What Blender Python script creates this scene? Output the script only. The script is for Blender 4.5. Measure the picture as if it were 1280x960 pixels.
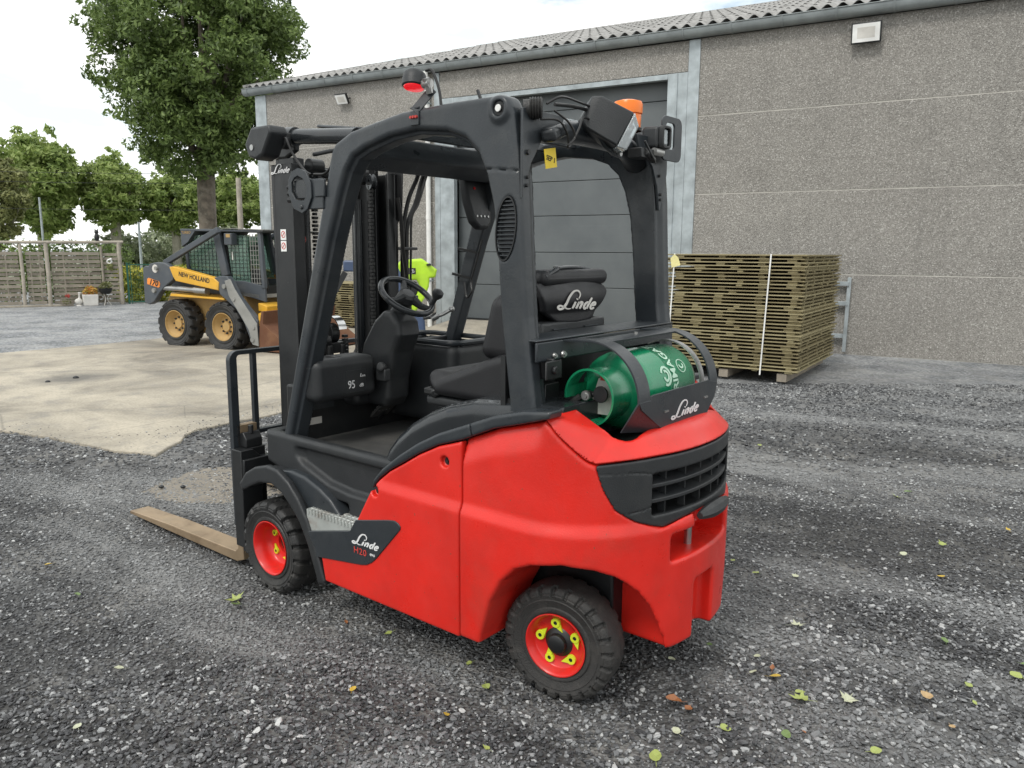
import bpy, math, random
import numpy as np
from mathutils import Vector, Matrix
from math import radians, sin, cos, pi
for _o in list(bpy.data.objects): bpy.data.objects.remove(_o)
S = bpy.context.scene
COL = S.collection
random.seed(7); RNG = np.random.default_rng(7)

# ------------------------------------------------------------------ camera
cam_d = bpy.data.cameras.new('camera'); cam = bpy.data.objects.new('camera', cam_d); COL.objects.link(cam)
_p, _r = radians(9.6), radians(0.34)
_F = Vector((0, cos(_p), -sin(_p))); _R0 = Vector((1, 0, 0)); _U0 = _R0.cross(_F)
_R = _R0*cos(_r)+_U0*sin(_r); _U = -_R0*sin(_r)+_U0*cos(_r)
cam.matrix_world = Matrix(((_R.x, _U.x, -_F.x, 0), (_R.y, _U.y, -_F.y, 0), (_R.z, _U.z, -_F.z, 1.5), (0, 0, 0, 1)))
cam_d.sensor_width = 36; cam_d.lens = 36*985/1280; cam_d.clip_start = .05; cam_d.clip_end = 3000
S.camera = cam
S.render.resolution_x = 1024; S.render.resolution_y = 768

# ------------------------------------------------------------------ world: bright broken overcast
W = bpy.data.worlds.new("World"); S.world = W; W.use_nodes = True
nt = W.node_tree; nt.nodes.clear()
def N(t, k, **kw):
    n = t.nodes.new(k)
    for a, b in kw.items(): setattr(n, a, b)
    return n
SUN_EL, SUN_ROT = radians(52), radians(215)
sky = N(nt, 'ShaderNodeTexSky', sky_type='NISHITA'); sky.sun_disc = False
sky.sun_elevation = SUN_EL; sky.sun_rotation = SUN_ROT; sky.air_density = 1.0; sky.dust_density = .8
tc = N(nt, 'ShaderNodeTexCoord'); mp = N(nt, 'ShaderNodeMapping'); mp.inputs['Scale'].default_value = (1, 1, 3.2); mp.inputs['Location'].default_value = (3.1, .4, .7); mp.inputs['Rotation'].default_value = (0, 0, radians(30.7))
nz = N(nt, 'ShaderNodeTexNoise'); nz.inputs['Scale'].default_value = 2.3; nz.inputs['Detail'].default_value = 7; nz.inputs['Roughness'].default_value = .58
nz2 = N(nt, 'ShaderNodeTexNoise'); nz2.inputs['Scale'].default_value = 5.5; nz2.inputs['Detail'].default_value = 6
rp = N(nt, 'ShaderNodeValToRGB'); rp.color_ramp.elements[0].position = .33; rp.color_ramp.elements[1].position = .43
rp2 = N(nt, 'ShaderNodeValToRGB'); rp2.color_ramp.elements[0].position = .33; rp2.color_ramp.elements[0].color = (.78, .88, .90, 1)
rp2.color_ramp.elements[1].position = .55; rp2.color_ramp.elements[1].color = (1.18, 1.18, 1.16, 1)
sk = N(nt, 'ShaderNodeMix', data_type='RGBA', blend_type='MULTIPLY'); sk.inputs[0].default_value = 1; sk.inputs[7].default_value = (.115, .125, .12, 1)
cl = N(nt, 'ShaderNodeMix', data_type='RGBA'); bg = N(nt, 'ShaderNodeBackground'); out = N(nt, 'ShaderNodeOutputWorld')
L = nt.links.new
L(tc.outputs['Generated'], mp.inputs['Vector']); L(mp.outputs[0], nz.inputs['Vector']); L(mp.outputs[0], nz2.inputs['Vector'])
L(nz.outputs['Fac'], rp.inputs[0]); L(nz2.outputs['Fac'], rp2.inputs[0]); L(sky.outputs[0], sk.inputs[6])
L(rp.outputs[0], cl.inputs[0]); L(sk.outputs[2], cl.inputs[6]); L(rp2.outputs[0], cl.inputs[7]); L(cl.outputs[2], bg.inputs[0]); L(bg.outputs[0], out.inputs[0])
bg.inputs[1].default_value = 1.15
# ------------------------------------------------------------------ sun behind thin cloud
sd = bpy.data.lights.new('sun', 'SUN'); sd.energy = 1.5; sd.angle = radians(14); sd.color = (1, .96, .9)
sun = bpy.data.objects.new('sun', sd); COL.objects.link(sun)
_d = Vector((sin(SUN_ROT)*cos(SUN_EL), cos(SUN_ROT)*cos(SUN_EL), sin(SUN_EL)))
sun.rotation_euler = _d.to_track_quat('Z', 'Y').to_euler(); sun.location = (0, 0, 30)
S.view_settings.view_transform = 'Standard'; S.view_settings.look = 'None'; S.view_settings.exposure = .12; S.view_settings.gamma = 1

# ------------------------------------------------------------------ helpers: materials
MATS = {}
def ramp(t, inp, stops):
    r = N(t, 'ShaderNodeValToRGB'); e = r.color_ramp.elements
    while len(e) < len(stops): e.new(.5)
    for k, (p, c) in enumerate(stops):
        e[k].position = p; e[k].color = (c[0], c[1], c[2], 1) if not isinstance(c, (int, float)) else (c, c, c, 1)
    t.links.new(inp, r.inputs[0]); return r.outputs[0]
def noise(t, vec, scale, detail=4, rough=.55, dist=0):
    n = N(t, 'ShaderNodeTexNoise'); n.inputs['Scale'].default_value = scale; n.inputs['Detail'].default_value = detail
    n.inputs['Roughness'].default_value = rough; n.inputs['Distortion'].default_value = dist
    t.links.new(vec, n.inputs['Vector']); return n.outputs['Fac']
def mixc(t, fac, a, b, blend='MIX'):
    m = N(t, 'ShaderNodeMix', data_type='RGBA', blend_type=blend)
    for s, v in ((0, fac), (6, a), (7, b)):
        if isinstance(v, (int, float)) and s == 0: m.inputs[0].default_value = v
        elif isinstance(v, (tuple, list)): m.inputs[s].default_value = (v[0], v[1], v[2], 1)
        else: t.links.new(v, m.inputs[s])
    return m.outputs[2]
def newmat(name):
    m = bpy.data.materials.new(name); m.use_nodes = True; t = m.node_tree; b = t.nodes['Principled BSDF']
    c = N(t, 'ShaderNodeTexCoord'); MATS[name] = m
    return m, t, b, c.outputs['Object']
def bump(t, b, h, strength=.3, dist=.01):
    n = N(t, 'ShaderNodeBump'); n.inputs['Strength'].default_value = strength; n.inputs['Distance'].default_value = dist
    t.links.new(h, n.inputs['Height']); t.links.new(n.outputs[0], b.inputs['Normal'])
def paint(name, col, rough=.4, metal=0, grain=0, gscale=60, dirt=.25, dcol=(.16, .14, .12), vary=.12, dscale=3, coat=0, scratch=0):
    m, t, b, v = newmat(name)
    lo = tuple(x*(1-vary) for x in col); hi = tuple(min(1, x*(1+vary)) for x in col)
    c = ramp(t, noise(t, v, 4, 5), [(.35, lo), (.65, hi)])
    if dirt:
        dm = ramp(t, noise(t, v, dscale, 9, .68, .4), [(.5, 0), (.75, 1)])
        mm = N(t, 'ShaderNodeMath', operation='MULTIPLY'); mm.inputs[1].default_value = dirt; t.links.new(dm, mm.inputs[0])
        c = mixc(t, mm.outputs[0], c, dcol)
    if scratch:
        mp = N(t, 'ShaderNodeMapping'); mp.inputs['Scale'].default_value = (3, 3, 26); t.links.new(v, mp.inputs[0])
        s = ramp(t, noise(t, mp.outputs[0], 5, 3, .8), [(.70, 0), (.73, 1)])
        mm = N(t, 'ShaderNodeMath', operation='MULTIPLY'); mm.inputs[1].default_value = scratch; t.links.new(s, mm.inputs[0])
        c = mixc(t, mm.outputs[0], c, (.35, .34, .32))
    if scratch and name.startswith('red'):
        ch = ramp(t, noise(t, v, 75, 2, .5), [(.745, 0), (.76, .8)]); c = mixc(t, ch, c, (.20, .07, .04))
        du = ramp(t, noise(t, v, 2.2, 8, .7, .3), [(.48, 0), (.75, .12)]); c = mixc(t, du, c, (.22, .09, .07))
    t.links.new(c, b.inputs['Base Color']); b.inputs['Metallic'].default_value = metal
    r = ramp(t, noise(t, v, 9, 6, .6), [(.3, max(.03, rough-.1)), (.7, min(1, rough+.14))]); t.links.new(r, b.inputs['Roughness'])
    b.inputs['Coat Weight'].default_value = coat; b.inputs['Coat Roughness'].default_value = .2
    if grain: bump(t, b, noise(t, v, gscale, 3, .5), grain, .004)
    return m
paint('red', (.66, .020, .012), .34, grain=.16, gscale=190, dirt=.34, dcol=(.22, .06, .04), vary=.1, scratch=.10)
paint('red_smooth', (.66, .020, .012), .33, grain=.05, dirt=.16, dcol=(.2, .07, .05), coat=.15, scratch=.15)
paint('red_rim', (.64, .016, .012), .32, dirt=.35, dcol=(.14, .05, .035), dscale=14, coat=.15)
paint('anthracite', (.026, .031, .036), .33, grain=.12, gscale=150, dirt=.35, dcol=(.10, .10, .095), scratch=.22)
paint('plastic', (.019, .021, .023), .45, grain=.25, gscale=260, dirt=.4, dcol=(.055, .055, .052))
paint('gloss_black', (.020, .023, .026), .2, dirt=.25, dcol=(.06, .06, .055), scratch=.2)
paint('seat_black', (.013, .013, .015), .38, grain=.3, gscale=320, dirt=.25, dcol=(.04, .04, .04))
paint('rubber', (.020, .020, .020), .55, grain=.5, gscale=120, dirt=.6, dcol=(.075, .07, .062), dscale=7)
paint('rubber_worn', (.028, .027, .026), .66, grain=.6, gscale=170, dirt=.4, dcol=(.11, .10, .09), dscale=12)
paint('mast_black', (.012, .013, .014), .4, grain=.1, dirt=.3, dcol=(.05, .048, .045), scratch=.15)
paint('dusty_mat', (.06, .06, .058), .6, dirt=.6, dcol=(.13, .125, .115))
paint('hose', (.010, .010, .010), .38, dirt=.1)
paint('chrome', (.62, .62, .62), .16, 1, dirt=.15)
paint('worn_steel', (.20, .20, .19), .5, .3, dirt=.5)
paint('steel', (.42, .42, .41), .35, .9, dirt=.3)
paint('galv', (.37, .41, .425), .42, .35, dirt=.25, dcol=(.30, .33, .34), dscale=14, vary=.22)
paint('galv_rusty', (.42, .44, .42), .55, .3, dirt=.8, dcol=(.20, .13, .09), dscale=12, vary=.2)
paint('fork_steel', (.34, .25, .16), .42, .45, grain=.2, dirt=.7, dcol=(.16, .10, .06), dscale=6, scratch=.3)
paint('lime', (.62, .72, .03), .4, dirt=.1)
paint('white', (.78, .78, .76), .5, dirt=.15, dcol=(.4, .38, .34))
paint('white_print', (.72, .72, .72), .6, dirt=0)
paint('black_print', (.02, .02, .02), .6, dirt=0)
paint('red_print', (.5, .05, .04), .6, dirt=0)
paint('yellow_label', (.80, .58, .03), .5, dirt=.12)
paint('pale_tape', (.72, .66, .30), .6)
paint('green_cyl', (.006, .20, .088), .26, grain=.05, dirt=.22, dcol=(.03, .12, .06), coat=.5, scratch=.2)
paint('cyl_print', (.45, .66, .52), .4, dirt=.1)
paint('paper', (.62, .60, .56), .6, dirt=.3)
paint('lens_red', (.75, .02, .02), .15)
def glassy(name, col, em=0, rough=.12, trans=.6):
    m, t, b, v = newmat(name); b.inputs['Base Color'].default_value = (*col, 1); b.inputs['Roughness'].default_value = rough
    b.inputs['Transmission Weight'].default_value = trans
    if em: b.inputs['Emission Color'].default_value = (*col, 1); b.inputs['Emission Strength'].default_value = em
    return m
glassy('amber', (1.0, .22, .012), 0, .3, .12)
glassy('lens_clear', (.75, .80, .82), 0, .08, .55)
glassy('red_lamp', (1, .01, .02), .6)
glassy('tinted_green', (.34, .52, .44), 0, .08, .75)

# ------------------------------------------------------------------ helpers: objects
def setp(o, label=None, cat=None, group=None, kind=None):
    if label: o['label'] = label
    if cat: o['category'] = cat
    if group: o['group'] = group
    if kind: o['kind'] = kind
    return o
def thing(name, label, cat, loc=(0, 0, 0), rz=0, group=None):
    o = bpy.data.objects.new(name, None); COL.objects.link(o); o.empty_display_size = .2
    o.location = loc; o.rotation_euler = (0, 0, rz); return setp(o, label, cat, group)
def link(name, me, mat, parent=None, bev=0, seg=2, sharp=38):
    if mat:
        me.materials.clear()
        for mm in (mat if isinstance(mat, (list, tuple)) else [mat]): me.materials.append(MATS[mm])
    o = bpy.data.objects.new(name, me); COL.objects.link(o)
    if parent: o.parent = parent
    if bev:
        b = o.modifiers.new('bevel', 'BEVEL'); b.width = bev; b.segments = seg; b.limit_method = 'ANGLE'; b.angle_limit = radians(35)
    return o
def mesh_np(name, V, Fq, smooth=True, sharp=None):
    me = bpy.data.meshes.new(name); V = np.asarray(V, np.float32)
    if isinstance(Fq, np.ndarray):
        n, k = Fq.shape; me.vertices.add(len(V)); me.vertices.foreach_set('co', V.ravel()); me.loops.add(n*k)
        me.loops.foreach_set('vertex_index', Fq.ravel().astype(np.int32)); me.polygons.add(n)
        me.polygons.foreach_set('loop_start', np.arange(0, n*k, k, dtype=np.int32)); me.polygons.foreach_set('loop_total', np.full(n, k, np.int32))
        me.update(calc_edges=True)
    else: me.from_pydata([tuple(v) for v in V], [], Fq)
    me.polygons.foreach_set('use_smooth', np.full(len(me.polygons), smooth)); 
    if sharp: me.set_sharp_from_angle(angle=radians(sharp))
    me.update(); return me
class MB:
    def __init__(s): s.v = []; s.f = []; s.mi = []; s.cm = 0
    def add(s, V, F):
        n = len(s.v); s.v += [tuple(map(float, p)) for p in V]; s.f += [tuple(i+n for i in f) for f in F]; s.mi += [s.cm]*len(F); return s
    def box(s, x0, x1, y0, y1, z0, z1, M=None):
        V = [(x, y, z) for x in (x0, x1) for y in (y0, y1) for z in (z0, z1)]
        if M is not None: V = [M @ Vector(p) for p in V]
        return s.add(V, [(0, 1, 3, 2), (4, 6, 7, 5), (0, 4, 5, 1), (2, 3, 7, 6), (0, 2, 6, 4), (1, 5, 7, 3)])
    def bar(s, a, b, w, h, up=(0, 0, 1)):          # rectangular bar from a to b, w sideways, h along up
        a, b = Vector(a), Vector(b); d = (b-a).normalized(); sd_ = d.cross(Vector(up)).normalized(); u = sd_.cross(d)
        V = [p+sd_*i*w/2+u*j*h/2 for p in (a, b) for i in (-1, 1) for j in (-1, 1)]
        return s.add(V, [(0, 1, 3, 2), (4, 6, 7, 5), (0, 4, 5, 1), (2, 3, 7, 6), (0, 2, 6, 4), (1, 5, 7, 3)])
    def prism(s, P, a0, a1, ax='y'):               # polygon in the other two axes (order xz, xy, yz), extruded along ax
        def q(u, v, w): return (u, w, v) if ax == 'y' else ((u, v, w) if ax == 'z' else (w, u, v))
        n = len(P); V = [q(u, v, a0) for u, v in P]+[q(u, v, a1) for u, v in P]
        return s.add(V, [tuple(range(n))[::-1], tuple(range(n, 2*n))]+[(i, (i+1) % n, n+(i+1) % n, n+i) for i in range(n)])
    def tube(s, P, r, n=10, cap=True):
        P = [Vector(p) for p in P]; R_ = r if isinstance(r, (list, tuple)) else [r]*len(P); V = []; F = []; u = None
        for i, p in enumerate(P):
            d = (P[min(i+1, len(P)-1)]-P[max(i-1, 0)]).normalized()
            if u is None: u = d.orthogonal().normalized()
            u = (u-d*u.dot(d)).normalized(); w = d.cross(u)
            V += [p+(u*cos(2*pi*k/n)+w*sin(2*pi*k/n))*R_[i] for k in range(n)]
        for i in range(len(P)-1): F += [(i*n+k, i*n+(k+1) % n, (i+1)*n+(k+1) % n, (i+1)*n+k) for k in range(n)]
        if cap: F += [tuple(range(n))[::-1], tuple(range((len(P)-1)*n, len(P)*n))]
        return s.add(V, F)
    def cyl(s, a, b, r, n=16, r2=None): return s.tube([a, b], [r, r if r2 is None else r2], n)
    def lathe(s, prof, c=(0, 0, 0), ax=(0, 0, 1), n=24, closed=False):   # prof: (radius, height along ax)
        c = Vector(c); a = Vector(ax).normalized(); u = a.orthogonal().normalized(); w = a.cross(u); V = []; F = []; m = len(prof)
        for k in range(n):
            e = u*cos(2*pi*k/n)+w*sin(2*pi*k/n); V += [c+e*r+a*h for r, h in prof]
        for k in range(n):
            k2 = (k+1) % n
            F += [(k*m+i, k2*m+i, k2*m+i+1, k*m+i+1) for i in range(m-1)]
            if closed: F.append((k*m+m-1, k2*m+m-1, k2*m, k*m))
        return s.add(V, F)
    def sph(s, c, r, n=12, m=8, sc=(1, 1, 1)):
        prof = [(r*sin(pi*i/m), -r*cos(pi*i/m)) for i in range(m+1)]; k = len(s.v); s.lathe(prof, (0, 0, 0), n=n)
        s.v[k:] = [(p[0]*sc[0]+c[0], p[1]*sc[1]+c[1], p[2]*sc[2]+c[2]) for p in s.v[k:]]; return s
    def build(s, name, mat, parent=None, bev=0, seg=2, smooth=True, sharp=38, orient=True):
        me = bpy.data.meshes.new(name); me.from_pydata(s.v, [], s.f)
        if orient:
            import bmesh
            bm = bmesh.new(); bm.from_mesh(me); bmesh.ops.remove_doubles(bm, verts=bm.verts, dist=1e-6); bmesh.ops.recalc_face_normals(bm, faces=bm.faces); bm.to_mesh(me); bm.free()
        if isinstance(mat, (list, tuple)) and len(mat) > 1 and len(me.polygons) == len(s.mi): me.polygons.foreach_set('material_index', s.mi)
        me.polygons.foreach_set('use_smooth', [smooth]*len(me.polygons))
        if smooth: me.set_sharp_from_angle(angle=radians(sharp))
        return link(name, me, mat, parent, bev, seg)
def dup(root, loc, rz, label=None, group=None, mirror=False):
    r = root.copy(); COL.objects.link(r); r.location = loc; r.rotation_euler = (0, 0, rz)
    if label: r['label'] = label
    if group: r['group'] = group
    for ch in list(root.children):
        c = ch.copy(); COL.objects.link(c); c.parent = r
        for g in ch.children:
            d = g.copy(); COL.objects.link(d); d.parent = c
    return r
def dup_part(o, parent, M=None):
    c = o.copy(); COL.objects.link(c); c.parent = parent
    if M is not None: c.scale = (1, -1, 1)
    for g in o.children:
        d = g.copy(); COL.objects.link(d); d.parent = c
    return c
MIRY = Matrix.Diagonal((1, -1, 1, 1))
def bez(pts, n=10):                                # smooth curve through pts (Catmull-Rom)
    P = [Vector(p) for p in pts]; P = [P[0]*2-P[1]]+P+[P[-1]*2-P[-2]]; o = []
    for i in range(1, len(P)-2):
        a, b, c, d = P[i-1:i+3]
        for k in range(n):
            t = k/n; o.append(.5*((2*b)+(c-a)*t+(2*a-5*b+4*c-d)*t*t+(3*b-a-3*c+d)*t**3))
    o.append(P[-2]); return o

# ------------------------------------------------------------------ helpers: signed distance solids
def sd_poly(P, u, v):
    P = np.array(P, float); d = None; s = None; n = len(P)
    for i in range(n):
        a = P[i]; b = P[(i+1) % n]; ex, ey = b-a; wx, wy = u-a[0], v-a[1]
        h = np.clip((wx*ex+wy*ey)/(ex*ex+ey*ey+1e-12), 0, 1); dd = (wx-ex*h)**2+(wy-ey*h)**2
        c = ((a[1] <= v) & (b[1] > v) & (ex*wy > ey*wx)) | ((a[1] > v) & (b[1] <= v) & (ex*wy < ey*wx))
        d = dd if d is None else np.minimum(d, dd); s = c if s is None else s ^ c
    return np.sqrt(d)*np.where(s, -1, 1)
def rint(a, b, r):                                 # intersection with rounded edge
    a = a+r; b = b+r; return np.minimum(np.maximum(a, b), 0)+np.hypot(np.maximum(a, 0), np.maximum(b, 0))-r
def runi(a, b, r): return -rint(-a, -b, r)
def rsub(a, b, r): return rint(a, -b, r)
def slab(t, a, b): return np.abs(t-(a+b)/2)-(b-a)/2
def rbox(x, y, z, B, r):
    q = [slab(t, *b)+r for t, b in zip((x, y, z), B)]
    return np.sqrt(sum(np.maximum(k, 0)**2 for k in q))+np.minimum(np.maximum(np.maximum(q[0], q[1]), q[2]), 0)-r
def sdf_mesh(name, fn, B, h, iters=2):
    ax = [np.arange(b[0]-1.5*h, b[1]+2.5*h, h) for b in B]
    x, y, z = ax[0][:, None, None], ax[1][None, :, None], ax[2][None, None, :]
    Fv = np.broadcast_to(fn(x, y, z), (len(ax[0]), len(ax[1]), len(ax[2]))).astype(np.float32)
    ins = Fv < 0; nx, ny, nz_ = Fv.shape; cnt = np.zeros((nx-1, ny-1, nz_-1), np.int8)
    for i in (0, 1):
        for j in (0, 1):
            for k in (0, 1): cnt += ins[i:nx-1+i, j:ny-1+j, k:nz_-1+k]
    act = np.argwhere((cnt > 0) & (cnt < 8)); idx = np.full(cnt.shape, -1, np.int64); idx[tuple(act.T)] = np.arange(len(act))
    acc = np.zeros((len(act), 3)); c = np.zeros(len(act))
    corners = [(i, j, k) for i in (0, 1) for j in (0, 1) for k in (0, 1)]
    for a in corners:
        for d in range(3):
            if a[d]: continue
            b = list(a); b[d] = 1
            fa = Fv[tuple((act+a).T)]; fb = Fv[tuple((act+b).T)]; m = (fa < 0) != (fb < 0)
            t = np.where(m, fa/np.where(fa == fb, 1, fa-fb), 0); p = np.array(a, float)[None]*np.ones((len(act), 1)); p[:, d] = t
            acc[m] += p[m]; c += m
    V = act+acc/c[:, None]; V = np.stack([ax[d][0]+V[:, d]*h for d in range(3)], 1)
    for _ in range(iters):
        f0 = fn(V[:, 0], V[:, 1], V[:, 2]); e = h*.35; g = np.zeros_like(V)
        for d in range(3):
            q = V.copy(); q[:, d] += e; q2 = V.copy(); q2[:, d] -= e
            g[:, d] = (fn(*q.T)-fn(*q2.T))/(2*e)
        st = -(f0/np.maximum((g**2).sum(1), .2))[:, None]*g; V = V+np.clip(st, -.6*h, .6*h)
    Q = []
    for d in range(3):
        A = np.moveaxis(ins, d, 0); ch = np.argwhere(A[:-1] != A[1:]); fl = A[:-1][tuple(ch.T)]
        o = [k for k in range(3) if k != d]
        full = np.zeros_like(ch); full[:, d] = ch[:, 0]; full[:, o[0]] = ch[:, 1]; full[:, o[1]] = ch[:, 2]
        ok = (full[:, o[0]] > 0) & (full[:, o[1]] > 0) & (full[:, o[0]] < Fv.shape[o[0]]-1) & (full[:, o[1]] < Fv.shape[o[1]]-1)
        full = full[ok]; fl = fl[ok]; q = []
        for (i, j) in ((0, 0), (-1, 0), (-1, -1), (0, -1)):
            e = full.copy(); e[:, o[0]] += i; e[:, o[1]] += j; q.append(idx[tuple(e.T)])
        q = np.stack(q, 1); flip = fl if d != 1 else ~fl
        q[~flip] = q[~flip][:, ::-1]; Q.append(q)
    Q = np.concatenate(Q); Q = Q[(Q >= 0).all(1)]
    return mesh_np(name, V, Q)
def sdf(name, fn, B, h, mat, parent=None, sharp=None):
    me = sdf_mesh(name, fn, B, h)
    if sharp: me.set_sharp_from_angle(angle=radians(sharp))
    return link(name, me, mat, parent)
# ------------------------------------------------------------------ helpers: lettering
def text_mesh(txt, size, ext=.0008, shear=0, bold=0, spacing=1, align='CENTER'):
    cu = bpy.data.curves.new('lettering', 'FONT'); cu.body = txt; cu.size = size; cu.extrude = ext; cu.shear = shear; cu.offset = bold
    cu.align_x = align; cu.align_y = 'CENTER'; cu.space_character = spacing; cu.resolution_u = 3
    o = bpy.data.objects.new('lettering', cu); COL.objects.link(o); dg = bpy.context.evaluated_depsgraph_get()
    me = bpy.data.meshes.new_from_object(o.evaluated_get(dg)); bpy.data.objects.remove(o); return me
def frame_m(o, xdir, up):                          # lettering plane: x along xdir, y along up
    X = Vector(xdir).normalized(); Z = X.cross(Vector(up)).normalized(); Y = Z.cross(X)
    return Matrix(((X.x, Y.x, Z.x, o[0]), (X.y, Y.y, Z.y, o[1]), (X.z, Y.z, Z.z, o[2]), (0, 0, 0, 1)))
def put_text(name, txt, size, o, xdir, up, mat, parent, sx=1, **k):
    me = text_mesh(txt, size, **k); me.transform(frame_m(o, xdir, up) @ Matrix.Diagonal((sx, 1, 1, 1))); return link(name, me, mat, parent)
def ribbon(mb, P, w):                              # flat brush stroke, w: list of half widths
    n = len(P); V = []
    for i, p in enumerate(P):
        a = P[max(i-1, 0)]; b = P[min(i+1, n-1)]; dx, dy = b[0]-a[0], b[1]-a[1]; l = math.hypot(dx, dy) or 1; ww = w[i] if isinstance(w, list) else w
        V += [(p[0]-dy/l*ww, p[1]+dx/l*ww, 0), (p[0]+dy/l*ww, p[1]-dx/l*ww, 0)]
    m = len(V); V += [(a, b, .0012) for a, b, _ in V]
    F = [(2*i, 2*i+2, 2*i+3, 2*i+1) for i in range(n-1)]+[(m+2*i, m+2*i+1, m+2*i+3, m+2*i+2) for i in range(n-1)]
    F += [(2*i, m+2*i, m+2*i+2, 2*i+2) for i in range(n-1)]+[(2*i+1, 2*i+3, m+2*i+3, m+2*i+1) for i in range(n-1)]
    mb.add(V, F)
def script_logo(name, width, o, xdir, up, mat, parent, hs=.75):   # slanted script word with a looping initial
    mb = MB()
    def st(pts, w): 
        C = bez([(a, b, 0) for a, b in pts], 6); mb_p = [(c.x, c.y) for c in C]; n = len(mb_p)
        ribbon(mb, mb_p, [w[0]+(w[1]-w[0])*abs(sin(pi*i/(n-1)*1.0)) for i in range(n)])
    # units: x-height 1, total width about 6.2
    st([(2.9, 1.5), (3.1, 2.1), (2.75, 2.65), (2.1, 2.55), (1.5, 1.75), (1.05, .7), (.6, .05), (.1, -.12), (-.15, .12), (.1, .38), (.6, .25), (1.2, -.05), (1.75, .0)], (.06, .17))
    sh = .45
    def l(x, pts, w=(.13, .16)): st([(x+a+b*sh, b) for a, b in pts], w)
    l(2.0, [(0, 1), (0, .45), (-.02, 0)]); l(2.0, [(.02, 1.32), (.02, 1.5)], (.13, .16))
    l(2.55, [(0, 1), (0, .5), (0, 0)]); l(2.55, [(.02, .7), (.3, 1.0), (.55, .85), (.55, .4), (.53, 0)])
    l(3.6, [(.55, .8), (.28, 1), (.02, .75), (.02, .3), (.25, 0), (.55, .25)]); l(3.6, [(.6, 1.7), (.58, 1), (.55, .4), (.6, 0)])
    l(4.65, [(.05, .5), (.55, .62), (.5, .92), (.25, 1), (.02, .7), (.03, .25), (.3, 0), (.65, .2)])
    k = width/5.4; mb.v = [((x-2.7)*k, (y-1.0)*k*hs, z) for x, y, z in mb.v]
    ob = mb.build(name, mat, parent, smooth=False); ob.data.transform(frame_m(o, xdir, up)); return ob
# ================================================================== SETTING
BO = Vector((5.02406961, 11.70274152, 0)); BRZ = radians(150)     # wall frame: x along the wall to its far left end, y out of the wall
BM = Matrix.Translation(BO) @ Matrix.Rotation(BRZ, 4, 'Z')
def BW(x, y, z=0): return tuple(BM @ Vector((x, y, z)))
def vor(t, vec, scale, feat='F1', rnd=1):
    n = N(t, 'ShaderNodeTexVoronoi'); n.inputs['Scale'].default_value = scale; n.feature = feat
    n.inputs['Randomness'].default_value = rnd; t.links.new(vec, n.inputs['Vector']); return n
def worn(t, vec):
    mp = N(t, 'ShaderNodeMapping'); mp.inputs['Rotation'].default_value = (0, 0, radians(32)); t.links.new(vec, mp.inputs[0])
    m2 = N(t, 'ShaderNodeMapping'); m2.inputs['Scale'].default_value = (.38, 1.25, 1); t.links.new(mp.outputs[0], m2.inputs[0])
    return noise(t, m2.outputs[0], 1.0, 7, .62, .35)
# gravel ground material
m, t, b, v = newmat('gravel_fines')
big = noise(t, v, .55, 6, .6, .6); mid = noise(t, v, 2.6, 8, .65, .3); fine = noise(t, v, 70, 4, .7)
vo = vor(t, v, 62); st = ramp(t, vo.outputs['Color'], [(.25, (.038, .039, .041)), (.55, (.095, .097, .10)), (.8, (.20, .205, .21)), (1, (.42, .43, .44))])
wn = worn(t, v); dust = ramp(t, mid, [(.36, (.07, .068, .066)), (.50, (.15, .145, .138)), (.62, (.34, .325, .30))])
c = mixc(t, ramp(t, big, [(.35, .75), (.62, .25)]), dust, st); c = mixc(t, ramp(t, wn, [(.47, 0), (.63, .8)]), c, (.36, .36, .355)); c = mixc(t, ramp(t, wn, [(.34, .55), (.47, 0)]), c, (.030, .029, .028)); c = mixc(t, .35, c, ramp(t, fine, [(.3, (.02, .02, .02)), (.7, (.2, .2, .2))]), 'OVERLAY')
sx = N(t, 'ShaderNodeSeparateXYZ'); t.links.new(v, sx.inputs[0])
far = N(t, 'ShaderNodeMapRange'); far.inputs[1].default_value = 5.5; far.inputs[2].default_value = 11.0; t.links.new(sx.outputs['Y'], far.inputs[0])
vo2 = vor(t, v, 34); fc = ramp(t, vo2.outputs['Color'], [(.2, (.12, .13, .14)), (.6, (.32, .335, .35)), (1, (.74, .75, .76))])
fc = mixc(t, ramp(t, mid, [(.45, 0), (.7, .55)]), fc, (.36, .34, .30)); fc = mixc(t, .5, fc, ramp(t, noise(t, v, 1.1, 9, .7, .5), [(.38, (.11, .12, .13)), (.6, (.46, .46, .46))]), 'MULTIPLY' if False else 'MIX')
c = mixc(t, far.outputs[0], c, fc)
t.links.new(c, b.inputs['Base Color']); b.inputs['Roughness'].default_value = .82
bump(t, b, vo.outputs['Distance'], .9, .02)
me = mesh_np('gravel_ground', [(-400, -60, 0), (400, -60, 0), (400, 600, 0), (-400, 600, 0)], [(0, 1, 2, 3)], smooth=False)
setp(link('gravel_ground', me, 'gravel_fines'), kind='structure')
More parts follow.
